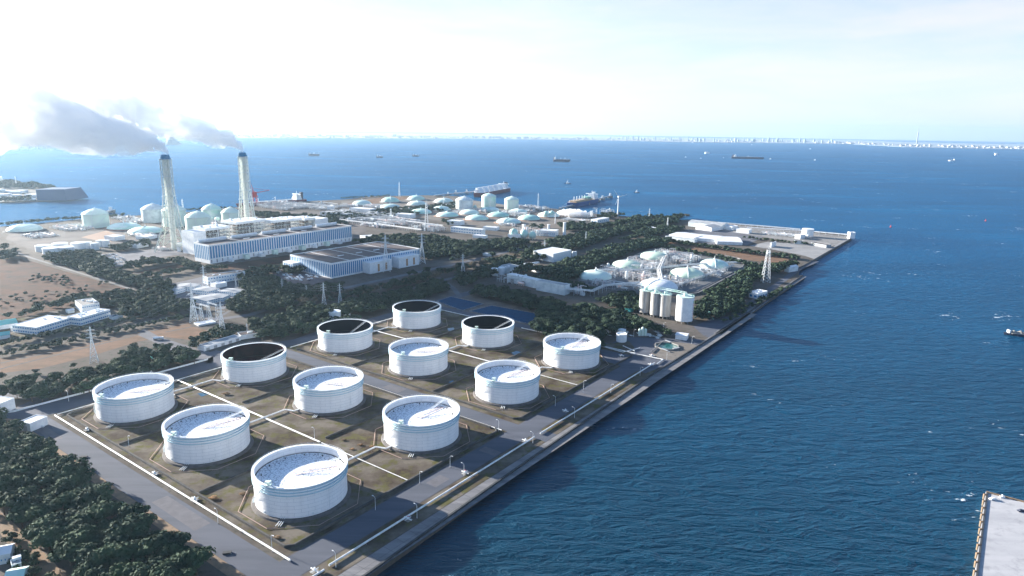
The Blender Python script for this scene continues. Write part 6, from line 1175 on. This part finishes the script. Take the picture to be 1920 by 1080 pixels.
o = m.build('distant_city', mat('far pale buildings', (.40, .40, .40), .8)); setp(o, 'mass of low pale buildings along the far shore', 'city', kind='stuff'); o = mt.build('distant_towers', mat('far grey towers', (.20, .26, .31), .8)); setp(o, 'mass of grey blue towers on the far shore', 'city', kind='stuff')
t = thing('broadcast_tower', 'very tall needle tower on the far shore skyline', 'tower', P(1718, 275)*1.18); t.location.z = 0; MB().rings([(24, 0), (15, 220), (12, 330), (16, 335), (15, 345), (6, 350), (4, 430), (1, 490)], 12).build('shaft', 'roofgrey', t); MB().rings([(20, 280), (22, 288), (20, 300)], 12).build('gallery', 'roofgrey', t)

# ================================================================== STEAM
def steam_mat(name, dens, nscale, seedv, lo, hi):
    m = bpy.data.materials.new(name); m.use_nodes = True; t = m.node_tree; t.nodes.clear(); o_ = t.nodes.new('ShaderNodeOutputMaterial'); v = t.nodes.new('ShaderNodeVolumePrincipled')
    v.inputs['Color'].default_value = (1, 1, 1, 1); v.inputs['Anisotropy'].default_value = .1
    c = t.nodes.new('ShaderNodeTexCoord'); n = t.nodes.new('ShaderNodeTexNoise'); n.inputs['Scale'].default_value = nscale; n.inputs['Detail'].default_value = 3; t.links.new(c.outputs['Object'], n.inputs['Vector'])
    r = t.nodes.new('ShaderNodeMapRange'); r.inputs['From Min'].default_value = lo; r.inputs['From Max'].default_value = hi; r.inputs['To Max'].default_value = dens; t.links.new(n.outputs['Fac'], r.inputs['Value']); ln = t.nodes.new('ShaderNodeVectorMath'); ln.operation = 'LENGTH'; t.links.new(c.outputs['Object'], ln.inputs[0])
    nr = t.nodes.new('ShaderNodeMapRange'); nr.inputs['From Min'].default_value = 10; nr.inputs['From Max'].default_value = 110; nr.inputs['To Min'].default_value = dens*2; nr.inputs['To Max'].default_value = 0; t.links.new(ln.outputs['Value'], nr.inputs['Value'])
    ad = t.nodes.new('ShaderNodeMath'); t.links.new(r.outputs['Result'], ad.inputs[0]); t.links.new(nr.outputs[0], ad.inputs[1]); t.links.new(ad.outputs[0], v.inputs['Density']); t.links.new(v.outputs[0], o_.inputs['Volume']); m.cycles.volume_step_rate = .35; return m
from mathutils import noise as mn
def plume(label, top, path, m):
    """path: (dx, dy, dz, radius) relative to the chimney mouth; one lumpy closed skin round the axis, filled with scattering vapour"""
    t0 = Vector(top); pts = []
    P_ = [Vector(p[:3]) for p in path]; Rr = [p[3] for p in path]; me = MB(); NS, NA = 150, 48; rings = []
    for i in range(NS+1):
        u = i/NS*(len(P_)-1); k = min(int(u), len(P_)-2); f = u-k; c = P_[k].lerp(P_[k+1], f); r = Rr[k]+(Rr[k+1]-Rr[k])*f; d = (P_[k+1]-P_[k]).normalized(); s_ = d.cross(Vector((0, 0, 1))).normalized(); w_ = s_.cross(d); row = []
        for j in range(NA):
            a = 2*PI*j/NA; e = s_*math.cos(a)+w_*math.sin(a); q = c+e*r; g = 2.2/max(r, 6); b = mn.noise(q*g*.5+Vector((5, 1, 2)))*.75+(.5-abs(mn.noise(q*g*1.3)))*.55+(.5-abs(mn.noise(q*g*3.1)))*.22
            en = min(1, i/6)*(1 if i < NS-10 else (NS-i)/10+.02); row.append(c+e*r*(1+b*min(1, i/10))*max(en, .35 if i < 8 else .02))
        rings.append(row)
    for row in rings: me.v += [tuple(p) for p in row]
    for i in range(NS):
        for j in range(NA): me.f.append((i*NA+j, i*NA+(j+1) % NA, (i+1)*NA+(j+1) % NA, (i+1)*NA+j))
    me.f += [tuple(reversed(range(NA))), tuple(NS*NA+j for j in range(NA))]
    V_ = np.array(me.v); sv = sum(float(np.dot(V_[f[0]], np.cross(V_[f[1]], V_[f[2]]))) for f in me.f[:-2])
    if sv < 0: me.f = [tuple(reversed(f)) for f in me.f]
    o = me.build('steam', m); o.location = t0; setp(o, label, 'steam', kind='stuff'); return o
SM = steam_mat('steam', .042, .024, 0, .29, .55)
u1 = c1.location+Vector((0, 0, H1)); u2 = c2.location+Vector((0, 0, H2))
def pl(top, pts):
    """pts: photo pixels the axis runs through, radius px, depth offset m"""
    r_ = []
    for x, y, rp, dy in pts:
        d = _fw+_r*((x-960)/F_PX)+_u*((540-y)/F_PX); k = (top.y+dy)/d.y; p = Vector((0, 0, CAM_H))+d*k; r_.append((*(p-top), rp*k/F_PX))
    return r_
plume('white steam plume drifting from the left chimney', u1, pl(u1, [(316, 289, 2.6, 0), (309, 281, 5, 5), (296, 270, 10, 10), (270, 262, 17, 20), (235, 258, 23, 30), (190, 254, 30, 40), (140, 240, 42, 50), (80, 225, 50, 60), (0, 215, 58, 80), (-80, 210, 60, 90)]), SM)
plume('white steam plume drifting from the right chimney', u2, pl(u2, [(456, 286, 2.6, 0), (450, 275, 5, 5), (436, 264, 10, 10), (408, 255, 15, 20), (372, 243, 19, 30), (330, 228, 25, 40), (285, 215, 30, 50), (220, 210, 36, 60), (140, 205, 44, 80), (40, 190, 50, 100)]), SM)
SM2 = steam_mat('thin steam', .10, .04, 0, .36, .6); p0 = P(1108, 408)+Vector((0, 0, 12))
plume('low white steam drifting beside the pale dome near the second jetty', p0, pl(p0, [(1106, 402, 1.5, 0), (1098, 401, 3.5, 0), (1086, 400, 5.5, 4), (1070, 399, 6, 8), (1054, 399, 4.5, 10), (1044, 400, 1.5, 12)]), SM2)

# ================================================================== HAZE
hzm = bpy.data.materials.new('haze'); hzm.use_nodes = True; t_ = hzm.node_tree; t_.nodes.clear(); o_ = t_.nodes.new('ShaderNodeOutputMaterial'); v_ = t_.nodes.new('ShaderNodeVolumePrincipled')
v_.inputs['Color'].default_value = (.58, .80, 1, 1); v_.inputs['Density'].default_value = 2.6e-5; v_.inputs['Anisotropy'].default_value = .55; t_.links.new(v_.outputs[0], o_.inputs['Volume'])
o = MB().box(-41000, 41000, -1400, 41000, SEA-6, 760).build('haze', hzm); o['kind'] = 'stuff'; o['label'] = 'pale blue haze over the bay'
